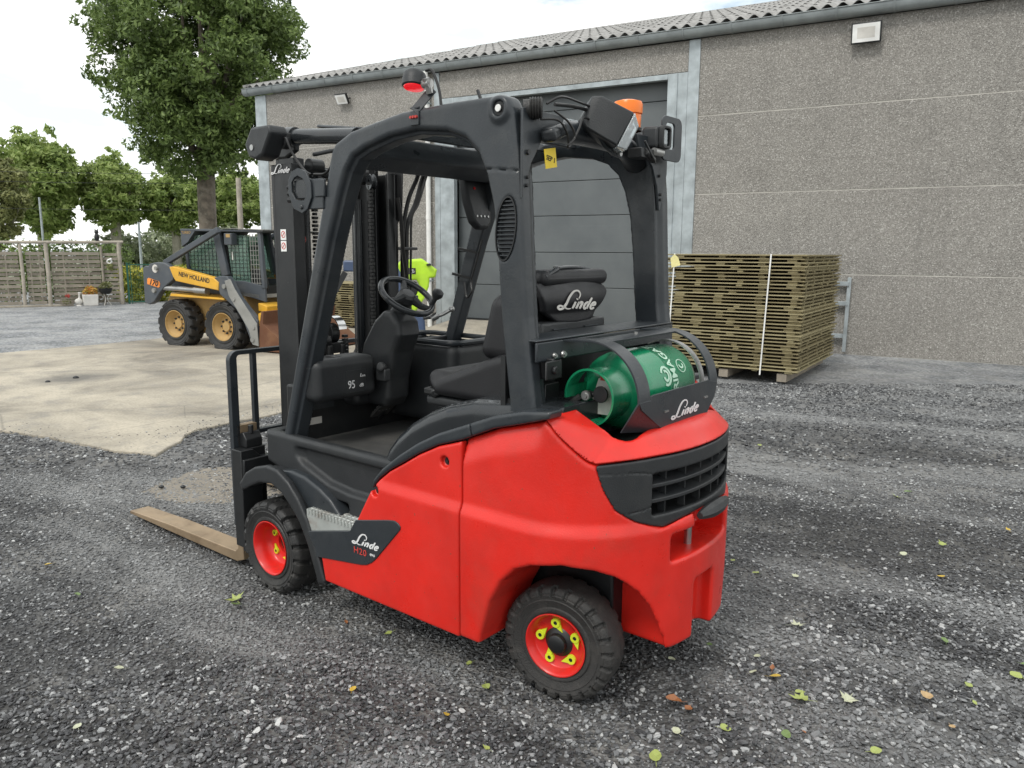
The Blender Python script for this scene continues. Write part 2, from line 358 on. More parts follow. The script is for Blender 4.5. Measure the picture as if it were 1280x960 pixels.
# loose stones: instanced pebbles with real relief
def stone_mat(name, stops):
    m, t, b, v = newmat(name); oi = N(t, 'ShaderNodeObjectInfo'); c = ramp(t, oi.outputs['Random'], stops)
    wn = worn(t, oi.outputs['Location']); c = mixc(t, ramp(t, wn, [(.48, 0), (.64, .72)]), c, (.325, .33, .33)); c = mixc(t, ramp(t, wn, [(.34, .50), (.48, 0)]), c, (.035, .035, .037))
    c = mixc(t, .35, c, ramp(t, noise(t, v, 90, 3), [(.3, (.05, .05, .05)), (.7, (.5, .5, .5))]), 'OVERLAY')
    t.links.new(c, b.inputs['Base Color']); b.inputs['Roughness'].default_value = .62
stone_mat('pebble', [(0, (.035, .036, .038)), (.35, (.075, .077, .082)), (.62, (.14, .143, .148)), (.84, (.26, .265, .27)), (.94, (.44, .45, .45)), (1, (.60, .60, .59))])
def pebbles(name, poly, dens, smin, smax, seed, z=.0, nscale=1.3, lo=.42, hi=.56, maskpow=1):
    me = mesh_np(name, [(x, y, z) for x, y in poly], [tuple(range(len(poly)))], smooth=False); o = link(name, me, 'pebble'); setp(o, kind='stuff')
    g = bpy.data.node_groups.new(name, 'GeometryNodeTree'); g.interface.new_socket('Geometry', in_out='INPUT', socket_type='NodeSocketGeometry'); g.interface.new_socket('Geometry', in_out='OUTPUT', socket_type='NodeSocketGeometry')
    G = lambda k, **kw: N(g, k, **kw); l = g.links.new
    gi, go = G('NodeGroupInput'), G('NodeGroupOutput'); pos = G('GeometryNodeInputPosition')
    nz = G('ShaderNodeTexNoise'); nz.inputs['Scale'].default_value = nscale; nz.inputs['Detail'].default_value = 6; nz.inputs['Roughness'].default_value = .62; l(pos.outputs[0], nz.inputs['Vector'])
    mr = G('ShaderNodeMapRange'); mr.inputs[1].default_value = lo; mr.inputs[2].default_value = hi; mr.inputs[3].default_value = .05; l(nz.outputs['Fac'], mr.inputs[0])
    mu = G('ShaderNodeMath', operation='MULTIPLY'); mu.inputs[1].default_value = dens; l(mr.outputs[0], mu.inputs[0])
    dp = G('GeometryNodeDistributePointsOnFaces'); dp.inputs['Seed'].default_value = seed; l(gi.outputs[0], dp.inputs['Mesh']); l(mu.outputs[0], dp.inputs['Density'])
    join = G('GeometryNodeJoinGeometry')
    for k in range(5):
        ico = G('GeometryNodeMeshIcoSphere'); ico.inputs['Subdivisions'].default_value = 2; ico.inputs['Radius'].default_value = .5
        n2 = G('ShaderNodeTexNoise'); n2.noise_dimensions = '4D'; n2.inputs['W'].default_value = k*3.7; n2.inputs['Scale'].default_value = 1.5; n2.inputs['Detail'].default_value = 1
        vm = G('ShaderNodeVectorMath', operation='SUBTRACT'); vm.inputs[1].default_value = (.5, .5, .5); l(n2.outputs['Color'], vm.inputs[0])
        vs = G('ShaderNodeVectorMath', operation='SCALE'); vs.inputs['Scale'].default_value = 1.15; l(vm.outputs[0], vs.inputs[0])
        sp = G('GeometryNodeSetPosition'); l(ico.outputs['Mesh'], sp.inputs['Geometry']); l(vs.outputs[0], sp.inputs['Offset'])
        sm = G('GeometryNodeSetMaterial'); sm.inputs['Material'].default_value = MATS['pebble']; l(sp.outputs[0], sm.inputs[0])
        gti = G('GeometryNodeGeometryToInstance'); l(sm.outputs[0], gti.inputs[0]); l(gti.outputs[0], join.inputs[0])
    io = G('GeometryNodeInstanceOnPoints'); io.inputs['Pick Instance'].default_value = True; l(dp.outputs['Points'], io.inputs['Points']); l(join.outputs[0], io.inputs['Instance'])
    rv = G('FunctionNodeRandomValue', data_type='FLOAT_VECTOR'); rv.inputs[0].default_value = (-.35, -.35, 0); rv.inputs[1].default_value = (.35, .35, 6.28); l(rv.outputs[0], io.inputs['Rotation'])
    rs = G('FunctionNodeRandomValue', data_type='FLOAT_VECTOR'); rs.inputs[0].default_value = (.7, .55, .35); rs.inputs[1].default_value = (1.25, .95, .62); rs.inputs['Seed'].default_value = 4
    rf = G('FunctionNodeRandomValue', data_type='FLOAT'); rf.inputs[2].default_value = 0; rf.inputs[3].default_value = 1; rf.inputs['Seed'].default_value = 9
    pw = G('ShaderNodeMath', operation='POWER'); pw.inputs[1].default_value = 2.4; l(rf.outputs[1], pw.inputs[0])
    ms = G('ShaderNodeMapRange'); ms.inputs[3].default_value = smin; ms.inputs[4].default_value = smax; l(pw.outputs[0], ms.inputs[0])
    sc = G('ShaderNodeVectorMath', operation='SCALE'); l(rs.outputs[0], sc.inputs[0]); l(ms.outputs[0], sc.inputs['Scale']); l(sc.outputs[0], io.inputs['Scale'])
    l(io.outputs[0], go.inputs[0]); md = o.modifiers.new('scatter', 'NODES'); md.node_group = g; return o
def trap(y0, y1, e=.25): return [(-.68*y0-e, y0), (.68*y0+e, y0), (.68*y1+e, y1), (-.68*y1-e, y1)]
pebbles('loose_gravel', trap(1.7, 3.3), 12500, .006, .018, 1, .003)
pebbles('loose_gravel', trap(3.3, 5.2), 7500, .007, .020, 2, .003)
pebbles('loose_gravel', trap(5.2, 9.0), 1900, .012, .032, 3, .004, lo=.42, hi=.58)

pebbles('stony_patch', [(.4, 1.9), (1.9, 1.9), (2.6, 3.0), (2.0, 3.5), (.9, 2.9)], 4200, .010, .026, 5, .006, 2.8, .46, .6)
pebbles('stony_patch', [(-1.6, 1.8), (.4, 1.8), (.5, 2.5), (-.6, 2.8), (-1.9, 2.4)], 3600, .010, .024, 6, .006, 2.8, .44, .6)

# concrete slab
m, t, b, v = newmat('slab_concrete'); n1 = noise(t, v, .7, 8, .66, .5); n2 = noise(t, v, 3.5, 8, .7, .2); n3 = noise(t, v, 45, 3)
c = ramp(t, n1, [(.34, (.19, .17, .14)), (.47, (.34, .305, .245)), (.62, (.47, .42, .335))]); c = mixc(t, ramp(t, n2, [(.50, 0), (.66, .65)]), c, (.24, .225, .20)); c = mixc(t, .35, c, ramp(t, n3, [(.3, (.25, .25, .25)), (.7, (.7, .7, .7))]), 'OVERLAY')
dv = N(t, 'ShaderNodeVectorMath', operation='SUBTRACT'); dv.inputs[1].default_value = (7.35, 7.45, 0); t.links.new(v, dv.inputs[0]); ms = N(t, 'ShaderNodeMapping'); ms.inputs['Rotation'].default_value = (0, 0, radians(60)); ms.inputs['Scale'].default_value = (1.0, .8, 0); t.links.new(dv.outputs[0], ms.inputs[0])
ln = N(t, 'ShaderNodeVectorMath', operation='LENGTH'); t.links.new(ms.outputs[0], ln.inputs[0]); ad = N(t, 'ShaderNodeMath', operation='ADD'); t.links.new(ln.outputs['Value'], ad.inputs[0]); t.links.new(n2, ad.inputs[1]); c = mixc(t, ramp(t, ad.outputs[0], [(.62, .75), (1.05, 0)]), c, (.09, .088, .085))
vc = vor(t, v, .45, 'DISTANCE_TO_EDGE'); c = mixc(t, ramp(t, vc.outputs['Distance'], [(.0, .4), (.004, 0)]), c, (.07, .065, .06)); t.links.new(c, b.inputs['Base Color']); b.inputs['Roughness'].default_value = .85; bump(t, b, n3, .25, .01)
SLAB = [(11.3, 9.6), (10.39, 6.65), (10.2, 5.2), (10.16, 4.31), (10.3, 2), (10.3, -.05), (3.2, -.05), (3.2, 1.0), (3.75, 2.2), (3.88, 4), (3.84, 6), (3.88, 7.4), (3.92, 7.9), (3.98, 8.4), (3.75, 8.75), (3.55, 9.12), (3.9, 9.2), (4.6, 9.18), (5.33, 9.27), (7, 9.35)]
def slabP():
    P = []; n = len(SLAB)
    for i in range(n):
        a, c = Vector(SLAB[i]), Vector(SLAB[(i+1) % n]); k = max(1, int((c-a).length/.16))
        for j in range(k): q = a.lerp(c, j/k); P.append((q.x+random.uniform(-.022, .022), q.y+random.uniform(-.022, .022)))
    return P
mb = MB(); mb.prism(slabP(), -.05, .022, 'z'); o = mb.build('concrete_slab', 'slab_concrete', bev=.008); o.location = BO; o.rotation_euler = (0, 0, BRZ); setp(o, kind='structure')
mb = MB(); mb.prism([(0, .022), (1.6, .022), (0, .20)], 2.98, 7.1, 'x'); mb.v = [(x, y, z) for x, y, z in mb.v]; o = mb.build('door_ramp', 'slab_concrete', bev=.01); o.location = BO; o.rotation_euler = (0, 0, BRZ); setp(o, kind='structure')
# sandy patch between slab and fork
paint('sand', (.22, .195, .16), .9, grain=.4, gscale=70, dirt=.6, dcol=(.17, .155, .14), dscale=4)
def blob(name, pts, mat, z, h=.010):
    c = Vector((sum(p[0] for p in pts)/len(pts), sum(p[1] for p in pts)/len(pts))); V = [(c.x, c.y, z+h)]; F = []; n = 0; R_ = []
    Q = bez([(x, y, 0) for x, y in pts+[pts[0]]], 6)[:-1]; n = len(Q)
    for k, (f, hh) in enumerate(((.5, h), (.85, h*.6), (1, 0))):
        for q in Q: j = random.uniform(.94, 1.06) if f > .6 else 1; V.append((c.x+(q.x-c.x)*f*j, c.y+(q.y-c.y)*f*j, z+hh if hh else z-.004))
    F = [(0, 1+i, 1+(i+1) % n) for i in range(n)]+[(1+k*n+i, 1+(k+1)*n+i, 1+(k+1)*n+(i+1) % n, 1+k*n+(i+1) % n) for k in range(2) for i in range(n)]
    return link(name, mesh_np(name, V, F), mat)
o = blob('sand_patch', [(-2.35, 4.75), (-2.2, 5.25), (-1.85, 5.35), (-1.5, 5.2), (-1.35, 4.85), (-1.6, 4.55), (-2.0, 4.5)], 'sand', .0015, .0025); setp(o, kind='structure')

# ------------------------------------------------------------------ warehouse
m, t, b, v = newmat('wall_aggregate')
vo = vor(t, v, 72); c = ramp(t, vo.outputs['Color'], [(.15, (.12, .112, .10)), (.45, (.245, .232, .210)), (.75, (.36, .345, .315)), (1, (.72, .70, .66))])
oi = N(t, 'ShaderNodeObjectInfo'); c = mixc(t, .38, c, ramp(t, noise(t, v, 1.2, 6, .65), [(.3, (.16, .152, .14)), (.7, (.31, .295, .27))]))
mp = N(t, 'ShaderNodeMapping'); mp.inputs['Scale'].default_value = (2.2, 2.2, .22); t.links.new(v, mp.inputs[0]); c = mixc(t, ramp(t, noise(t, mp.outputs[0], 1.5, 6, .7), [(.52, 0), (.75, .35)]), c, (.13, .125, .115))
c = mixc(t, .16, c, ramp(t, oi.outputs['Random'], [(0, (.14, .135, .125)), (1, (.40, .38, .35))])); t.links.new(c, b.inputs['Base Color']); b.inputs['Roughness'].default_value = .85; bump(t, b, vo.outputs['Distance'], .6, .01)
paint('joint', (.46, .44, .40), .8, dirt=.3)
paint('foot_concrete', (.12, .115, .105), .9, dirt=.4)
m, t, b, v = newmat('door_grey'); mp = N(t, 'ShaderNodeMapping'); mp.inputs['Scale'].default_value = (.1, .1, 22); t.links.new(v, mp.inputs[0])
c = ramp(t, noise(t, v, 2.2, 5), [(.3, (.095, .107, .113)), (.7, (.120, .133, .138))]); t.links.new(c, b.inputs['Base Color']); b.inputs['Roughness'].default_value = .45; bump(t, b, noise(t, mp.outputs[0], 1.0, 2), .12, .01)
paint('zinc', (.25, .275, .28), .45, .3, dirt=.35, dcol=(.15, .155, .15), vary=.14)
paint('fibre_cement', (.33, .325, .315), .9, grain=.2, dirt=.8, dcol=(.17, .165, .155), vary=.2, dscale=2)
WH = thing('warehouse', 'long warehouse with speckled concrete panel walls and grey sectional door', 'building', tuple(BO), BRZ)
def bay(x0, x1, levels):
    for z0, z1 in levels: MB().box(x0, x1, -.14, 0, z0+.006, z1-.006).build('wall_panel', 'wall_aggregate', WH, bev=.004)
LV = [(0, 1.182), (1.182, 2.403), (2.403, 3.6), (3.6, 4.76)]
bay(-2.25, 2.452, LV); bay(7.52, 11.93, LV); bay(2.64, 7.40, [(4.285, 4.76)]); bay(-7.0, -2.42, LV)
MB().box(-7, 2.62, -.16, -.003, .0, 4.76).build('wall_core', 'joint', WH); MB().box(7.38, 11.95, -.16, -.003, 0, 4.76).build('wall_core', 'joint', WH)
for x0, x1 in ((2.452, 2.635), (11.93, 12.25), (7.40, 7.52), (-2.42, -2.25)): 
    mb = MB(); mb.box(x0, x1, -.2, .018, 0, 4.755); mb.build('steel_column', 'galv', WH, bev=.006)
# door with frame
FR = MB(); FR.box(2.638, 2.965, -.10, .012, .0, 4.283); FR.build('door_jamb', 'galv', WH, bev=.005)
mb = MB(); mb.box(2.80, 2.812, .012, .03, .0, 4.28); mb.build('jamb_lip', 'galv', WH)
mb = MB(); mb.box(7.08, 7.398, -.10, .012, .0, 4.283); mb.build('door_jamb', 'galv', WH, bev=.005)
mb = MB(); mb.box(2.967, 7.078, -.10, .010, 4.20, 4.281); mb.build('door_lintel', 'galv', WH, bev=.004)
DR = bpy.data.objects.new('sectional_door', None); COL.objects.link(DR); DR.parent = WH
zj = [.20, .86, 1.475, 2.12, 2.72, 3.33, 3.93, 4.35]
for z0, z1 in zip(zj[:-1], zj[1:]): MB().box(2.90, 7.15, -.30, -.25, z0+.005, z1-.005).build('door_panel', 'door_grey', DR, bev=.006)
MB().box(2.90, 7.15, -.32, -.302, .1, 4.4).build('door_backing', 'mast_black', DR); MB().box(2.90, 7.15, -.31, -.24, .17, .20).build('door_seal', 'rubber', DR)
MB().box(2.8, 7.2, -.34, -.02, -.05, .12).build('door_threshold', 'foot_concrete', WH)
# gutter, roof, gable
mb = MB(); A = [(.03, 4.885), (.03, 4.765), (.11, 4.755), (.155, 4.77), (.185, 4.81), (.19, 4.875), (.205, 4.885), (.20, 4.893), (.178, 4.885), (.172, 4.815), (.15, 4.785), (.11, 4.772), (.045, 4.78), (.045, 4.885)]
mb.prism([(y, z) for y, z in A], -7, 12.46, 'x'); gu = mb.build('gutter', 'zinc', WH)
for i in range(26): mb = MB(); mb.prism([(.028, 4.76), (.11, 4.748), (.158, 4.763), (.192, 4.806), (.199, 4.892), (.18, 4.892), (.18, 4.81), (.152, 4.775), (.11, 4.76), (.04, 4.77)], 12.3-i*.74, 12.3-i*.74+.03, 'x'); mb.build('gutter_joint', 'zinc', gu)
per, amp, sl = .205, .030, .302
for r_ in range(9):
    y0 = .10-r_*1.33; y1 = y0-1.45; xs = np.arange(-7, 12.5, per/10); ys = np.array([y0, y1]); V = []
    for k, y in enumerate((y0, y1)):
        zb = 4.93+(.10-y)*sl-(.0 if k else -.022); V += [(x, y, zb+amp*math.cos(2*pi*x/per)) for x in xs]
    n = len(xs); V += [(x, y, z-.010) for x, y, z in V]; V = np.array(V); i = np.arange(n-1)
    Q = np.concatenate([np.stack([i, i+1, n+i+1, n+i], 1), np.stack([2*n+i, 3*n+i, 3*n+i+1, 2*n+i+1], 1), np.stack([i, 2*n+i, 2*n+i+1, i+1], 1)])
    link('roof_sheet', mesh_np('roof_sheet', V, Q), 'fibre_cement', WH)
zr = 4.93+11.85*sl
mb = MB(); mb.prism([(-11.7, zr-.02), (-11.9, zr+.07), (-12.1, zr-.02)], -7, 12.5, 'x'); mb.build('ridge_cap', 'fibre_cement', WH)
mb = MB(); mb.prism([(-11.9, zr), (-11.9, zr-.05), (-23.9, 4.85), (-23.9, 4.9)], -7, 12.5, 'x'); mb.build('rear_roof_slope', 'fibre_cement', WH)
mb = MB(); mb.bar((12.44, .12, 4.96), (12.44, -11.9, zr+.03), .10, .05); mb.build('verge_trim', 'fibre_cement', WH)
mb = MB(); mb.prism([(-.2, 0), (-.2, 4.8), (-11.9, zr-.08), (-23.6, 4.8), (-23.6, 0)], 12.05, 12.2, 'x'); mb.prism([(-.2, 0), (-.2, 4.8), (-11.9, zr-.08), (-23.6, 4.8), (-23.6, 0)], -7, -6.85, 'x'); mb.build('gable_wall', 'wall_aggregate', WH)
MB().box(-6.85, 12.05, -23.6, -23.4, 0, 4.8).build('rear_wall', 'wall_aggregate', WH)
# downpipe
mb = MB(); mb.tube([(7.63, .13, 4.78), (7.63, .10, 4.60), (7.63, .075, 4.50), (7.63, .075, .02)], .047, 16); mb.cyl((7.63, .075, 2.08), (7.63, .075, 2.16), .053, 16); dpn = mb.build('downpipe', 'white', WH)
for z in (.9, 2.9, 4.2): MB().box(7.58, 7.68, .0, .13, z, z+.03).build('pipe_clip', 'galv', dpn)
# floodlights
def flood(x, z, s, tilt):
    M = Matrix.Translation((x, .13, z)) @ Matrix.Rotation(radians(tilt), 4, 'X')
    mb = MB(); mb.box(-.205*s, .205*s, -.03, .022, -.145*s, .145*s, M); f = mb.build('floodlight', 'mast_black', WH, bev=.01)
    mb = MB(); mb.box(-.185*s, .185*s, .022, .027, -.125*s, .125*s, M); mb.build('light_glass', 'white', f); mb = MB(); mb.box(-.12*s, .12*s, .027, .0285, -.075*s, .075*s, M); mb.build('reflector', 'paper', f)
    for q in (-.1, .1): mb = MB(); mb.bar((x+q, 0, z+.05*s), (x+q, .12, z), .02, .02); mb.build('light_bracket', 'mast_black', f)
flood(.07, 4.52, .95, -8); flood(9.68, 4.46, .72, -28)
# galvanised frame leaning on the wall
RK = thing('steel_frame', 'galvanised steel ladder frame leaning on the wall behind the stacked panels', 'frame', BW(.05, .12), BRZ)
mb = MB(); mb.bar((0, 0, .05), (0, -.07, 1.14), .035, .05, up=(1, 0, 0)); mb.build('upright', 'galv', RK, bev=.003); mb = MB(); mb.bar((.8, 0, .05), (.8, -.07, 1.14), .035, .05, up=(1, 0, 0)); mb.build('upright', 'galv', RK, bev=.003)
for z in (.28, .76, 1.05): mb = MB(); mb.bar((0, -.04, z), (.8, -.04, z), .05, .06); mb.build('rung', 'galv', RK, bev=.003)

# ------------------------------------------------------------------ stacks of wooden fence panels
m, t, b, v = newmat('treated_wood'); oi = N(t, 'ShaderNodeObjectInfo')
mp = N(t, 'ShaderNodeMapping'); mp.inputs['Scale'].default_value = (2, 2, 30); t.links.new(v, mp.inputs[0])
c = ramp(t, noise(t, mp.outputs[0], 5, 6, .65, .3), [(.3, (.12, .098, .045)), (.55, (.26, .22, .11)), (.75, (.42, .365, .20))]); c = mixc(t, .45, c, ramp(t, oi.outputs['Random'], [(0, (.15, .12, .065)), (.5, (.30, .25, .14)), (1, (.48, .42, .25))]))
t.links.new(c, b.inputs['Base Color']); b.inputs['Roughness'].default_value = .8; bump(t, b, noise(t, mp.outputs[0], 12, 4), .3, .004)
paint('old_wood', (.27, .235, .19), .85, grain=.3, gscale=30, dirt=.6, dcol=(.13, .125, .10), vary=.2, dscale=5)
def panel_variants(Lx, Ly, seed):
    out = []; rr_ = random.Random(seed)
    for k in range(4):
        mb = MB(); j = rr_.uniform(-.008, .008)
        nb = 9
        for i in range(nb):                        # slats running along x
            y0 = -Ly+i*Ly/nb; mb.box(j, Lx+j, y0+.004, y0+Ly/nb-.006, .024, .037)
        x = rr_.uniform(.0, .1)
        while x < Lx-.06:                          # battens whose ends show as blocks
            mb.box(x, x+rr_.uniform(.06, .14), -Ly+.02, -.022+rr_.uniform(-.02, .010), .0, .0235); x += rr_.uniform(.24, .5)
        y = rr_.uniform(.05, .15)
        while y < Ly-.1:
            mb.box(.014, .06, -y-.07, -y, .0, .0235); y += rr_.uniform(.34, .6)
        mb.box(.02, .06, -Ly+.06, -.06, .012, .0235); out.append(mb.build('fence_panel', 'treated_wood', None, smooth=False, orient=False))
    return out
def stack(root, Lx, Ly, n, pitch, z0, seed):
    vs = panel_variants(Lx, Ly, seed)
    for k in range(n):
        o = vs[k] if k < 4 else vs[random.randrange(4)].copy()
        if k >= 4: COL.objects.link(o)
        o.parent = root; o.location = (random.uniform(-.012, .012)-k*.0006, random.uniform(-.012, .012), z0+k*pitch); o.rotation_euler = (random.uniform(-.0015, .0015), 0, random.uniform(-.004, .004))
PR = radians(90+57.3); PC = Vector((3.222, 8.812, 0))
PS = thing('panel_stack', 'tall stack of wooden fence panels with white straps beside the forklift', 'fence panels', tuple(PC), PR)
stack(PS, 1.66, 2.02, 33, .0408, .13, 3)
for x in (.12, .80, 1.45):
    MB().box(x, x+.11, -2.0, -.03, .03, .125).build('bearer', 'old_wood', PS, bev=.004)
for x in (.36, 1.50):
    mb = MB(); zt = .13+33*.0408+.002
    mb.bar((x+.05, .022, .10), (x, .022, zt), .016, .003, up=(0, 1, 0)); mb.bar((x, .022, zt), (x, -2.03, zt), .016, .003); mb.build('strap', 'white', PS)
mb = MB(); mb.prism([(1.42, 1.34), (1.53, 1.31), (1.55, 1.42), (1.50, 1.47), (1.45, 1.43)], .028, .031); mb.build('strap_flap', 'pale_tape', PS)
P2 = thing('panel_stack', 'low stack of weathered fence panels against the wall behind the mast', 'fence panels', BW(8.55, 1.2), BRZ)
stack(P2, 1.8, .9, 19, .043, .06, 8)
for x in (.2, 1.4): MB().box(x, x+.1, -.9, 0, .022, .058).build('bearer', 'old_wood', P2)

# loose stones strewn over the edge of the slab
def wpt(x, y): q = BM @ Vector((x, y, 0)); return (q.x, q.y)
def strip(name, pts, dens, smin, smax, seed, z): pebbles(name, [wpt(*p) for p in pts], dens, smin, smax, seed, z, 3.5, .5, .6)
strip('slab_edge_gravel', [(3.5, 9.3), (5.4, 9.45), (5.5, 9.0), (3.9, 8.75)], 1500, .007, .018, 11, .022)
strip('slab_edge_gravel', [(3.7, 8.8), (4.25, 8.8), (4.2, 6.5), (3.75, 6.5)], 1500, .007, .018, 12, .022)
# ================================================================== THE RED FORKLIFT (local frame: x forward, y to its left, z up, origin under the rear axle)
TLOC = (0.42819751, 2.76431545, 0); TRZ = radians(141)
FK = thing('forklift', 'red gas forklift with black overhead guard parked on the gravel', 'forklift', TLOC, TRZ)
XS = [-.5, -.25, -.178, -.134, -.115, -.09, -.05, -.01, .03]; ZS = [.866, .864, .857, .852, .862, .885, .925, .970, 1.005]
def sst(t): t = np.clip(t, 0, 1); return t*t*(3-2*t)
def plan_d(x, y): return (((np.maximum(.1-x, 0)/.41)**2.12+(np.abs(y)/.545)**2.12)**(1/2.12)-1)*.46
def plan_x(y, a=.41): return .1-a*(1-(abs(y)/.545)**2.12)**(1/2.12)
ARCH = [(.262, .05), (.247, .20), (.229, .26), (.205, .34), (.159, .425), (.10, .485), (.04, .512), (-.058, .528), (-.14, .515), (-.184, .492), (-.209, .466), (-.232, .428), (-.252, .37), (-.263, .308), (-.272, .245), (-.276, .20), (-.28, .05)]
def zlow(x): return np.interp(x, [-.32, -.30, -.264, -.22, -.18, -.154, -.133], [.655, .652, .628, .662, .706, .772, .852])
def cw(x, y, z):
    d = plan_d(x, y)+.014*sst((z-.615)/.05)
    zt = np.interp(x, [-.05, .0, .08, .2, .345], [.95, .985, .962, .93, .872]); d = d+.04*sst((z-zt+.10)/.13)*sst((x+.01)/.06)*.7
    zc = np.where(x > .0, zt, np.minimum(zt, np.interp(x, XS, ZS)-.003))
    d = rint(d, z-zc, .010)
    d = np.maximum(d, slab(x, -1, .336)); ay = np.abs(y)
    d = rint(d, np.where(x > .2, .176, .20)-z, .014)
    arch = np.maximum(sd_poly(ARCH, x, z), .195-ay); d = rsub(d, arch, .012)
    d = rsub(d, rbox(x, y, z, ((-.6, -.165), (-.205, .205), (.505, .598)), .014), .012)
    d = rsub(d, rbox(x, y, z, ((-.6, -.255), (-.066, .072), (-.1, .41)), .02), .010)
    d = rsub(d, rbox(x, y, z, ((-.6, -.24), (-.17, .085), (.585, .70)), .01), .008)
    d = np.maximum(d, -rbox(x, y, z, ((-.6, -.13), (-.285, .285), (.66, .83)), .01))
    reg = np.maximum(np.maximum(zlow(x)-.003-z, z-np.interp(x, XS, ZS)), np.maximum(x+.134, -(plan_d(x, y)+.036))); d = np.maximum(d, -reg)
    d = np.maximum(d, -rbox(x, y, z, ((-.20, .5), (-.35, .35), (.84, 1.3)), .03))
    d = np.maximum(d, -rbox(x, y, z, ((-.06, .5), (-.30, .30), (-.1, .62)), .03))
    return d
sdf('counterweight', cw, ((-.32, .345), (-.55, .55), (.17, 1.0)), .0075, 'red', FK)
def lid(x, y, z):
    zs = np.interp(x, XS, ZS); d = plan_d(x, y)+.012+.9*np.maximum(z-zs-.008, 0)*np.interp(x, [-.3, -.15, -.05, .03], [1.15, 1.0, .9, .5])
    d = rint(d, z-np.interp(x, [-.3, -.19, -.1, .0, .03], [.936, .936, .948, .996, 1.004]), .03)
    d = rint(d, zs+.003-z, .007); d = np.maximum(d, x-.02)
    return rsub(d, rbox(x, y, z, ((-.185, .4), (-.345, .345), (.6, 1.3)), .07), .008)
ld = sdf('engine_lid', lid, ((-.32, .03), (-.55, .55), (.84, 1.02)), .0055, 'red_smooth', FK)
def grf(x, y, z):
    pd = plan_d(x, y)+.011; d = rint(np.maximum(pd, -(pd+.022)), np.maximum(np.maximum(zlow(x)-z, z-np.interp(x, XS, ZS)+.002), x+.137), .004)
    c = np.hypot(((x+.222)*-.66+(np.abs(y)-.355)*.75), z-.757); d = np.maximum(d, -np.maximum(np.abs(c-.066)-.0016, -(pd+.003)))
    return rsub(d, rbox(x, y, z, ((-.6, 0), (-.278, .278), (.672, .812)), .012), .006)
gr = sdf('rear_grille', grf, ((-.32, -.12), (-.48, .48), (.62, .875)), .0045, 'plastic', FK)
def louvre(z0, dz, n=26, dep=.055):
    mb = MB(); V = []; F = []
    for i in range(n+1):
        y = .277-.554*i/n; x = plan_x(y)+.018
        for dx, dzz in ((0, 0), (0, -.012), (dep, dz-.012), (dep, dz)): V.append((x+dx, y, z0+dzz))
    for i in range(n): F += [(i*4+k, (i+1)*4+k, (i+1)*4+(k+1) % 4, i*4+(k+1) % 4) for k in range(4)]
    F += [(0, 1, 2, 3), (n*4+3, n*4+2, n*4+1, n*4)]; mb.add(V, F); return mb
for z0 in (.775, .725): louvre(z0, .012).build('louvre', 'plastic', gr, bev=.002)
for y in (-.20, -.10, .0, .10, .20):
    MB().box(plan_x(y)+.035, plan_x(y)+.06, y-.003, y+.003, .665, .82).build('grille_fin', 'plastic', gr)
MB().box(-.170, -.160, -.28, .28, .665, .826).build('radiator_screen', 'mast_black', gr)
mb = MB(); mb.prism([(-.165, -.277), (-.225, -.277), (-.262, -.20), (-.284, -.10), (-.288, 0), (-.284, .10), (-.262, .20), (-.225, .277), (-.165, .277)], .6615, .6685, 'z'); mb.box(-.245, -.165, -.270, .270, .816, .822); mb.box(-.24, -.165, -.284, -.278, .665, .82); mb.box(-.24, -.165, .278, .284, .665, .82); mb.build('grille_dark_liner', 'mast_black', gr)  # black liner added so the pocket behind the louvres looks shaded
# tow pin and its handle
mb = MB(); mb.cyl((-.245, .012, .50), (-.245, .012, .61), .013); mb.build('tow_pin', 'steel', FK)
mb = MB(); P = [(plan_x(y)-.006, y, .634) for y in np.linspace(-.16, .07, 8)]; mb.tube(P, [.012, .02, .025, .026, .026, .025, .02, .012], 8); mb.build('pin_handle', 'plastic', FK)

# side panels, skirts
RP = [(1.085, .17), (.3435, .17), (.3435, .868), (.45, .835), (.55, .787), (.629, .74), (.70, .70), (.755, .658), (.79, .615), (.876, .478), (.92, .40), (1.145, .35), (1.106, .27)]
def door(x, y, z):
    d2 = sd_poly(RP, x, z); yo = y+.014*sst((z-.615)/.05); d = rint(d2, np.maximum(yo-.542, .49-y), .010)
    for sx, sz in ((.42, .785), (.77, .612)): d = rsub(d, np.maximum(np.hypot(x-sx, z-sz)-.02, (.518 if sz < .615 else .508)-y), .006)
    return d
def mir(o, parent=None):
    c = dup_part(o, parent or o.parent, MIRY)
    return c
dr = sdf('side_panel', door, ((.33, 1.18), (.485, .55), (.16, .88)), .0065, 'red', FK)
for sx, sz in ((.42, .785), (.77, .612)):
    mb = MB(); mb.lathe([(0, .008), (.006, .008), (.0065, .004), (.013, .004), (.014, 0)], (sx, .518 if sz < .615 else .508, sz), (0, 1, 0), 12); mb.build('panel_screw', 'mast_black', dr)
SK = [(1.185, .362), (1.142, .371), (.925, .423), (.912, .428), (.878, .478), (.69, .520), (.66, .524), (.640, .519), (.628, .508), (.630, .496), (.765, .350), (.79, .328), (.82, .311), (.85, .303), (1.13, .264), (1.14, .30)]
sk_ = MB(); sk_.prism(SK, .505, .5465); sko = sk_.build('skirt_panel', 'anthracite', dr, bev=.0025)
script_logo('lettering', .140, (.822, .548, .403), (-1, 0, 0), (0, 0, 1), 'white_print', sko, hs=.66)
put_text('lettering', 'H20', .036, (.853, .548, .357), (-1, 0, 0), (0, 0, 1), 'red_print', sko, spacing=1.1, sx=1.15)
put_text('lettering', 'evo', .020, (.782, .548, .362), (-1, 0, 0), (0, 0, 1), 'white_print', sko)
mir(dr).name = 'side_panel'
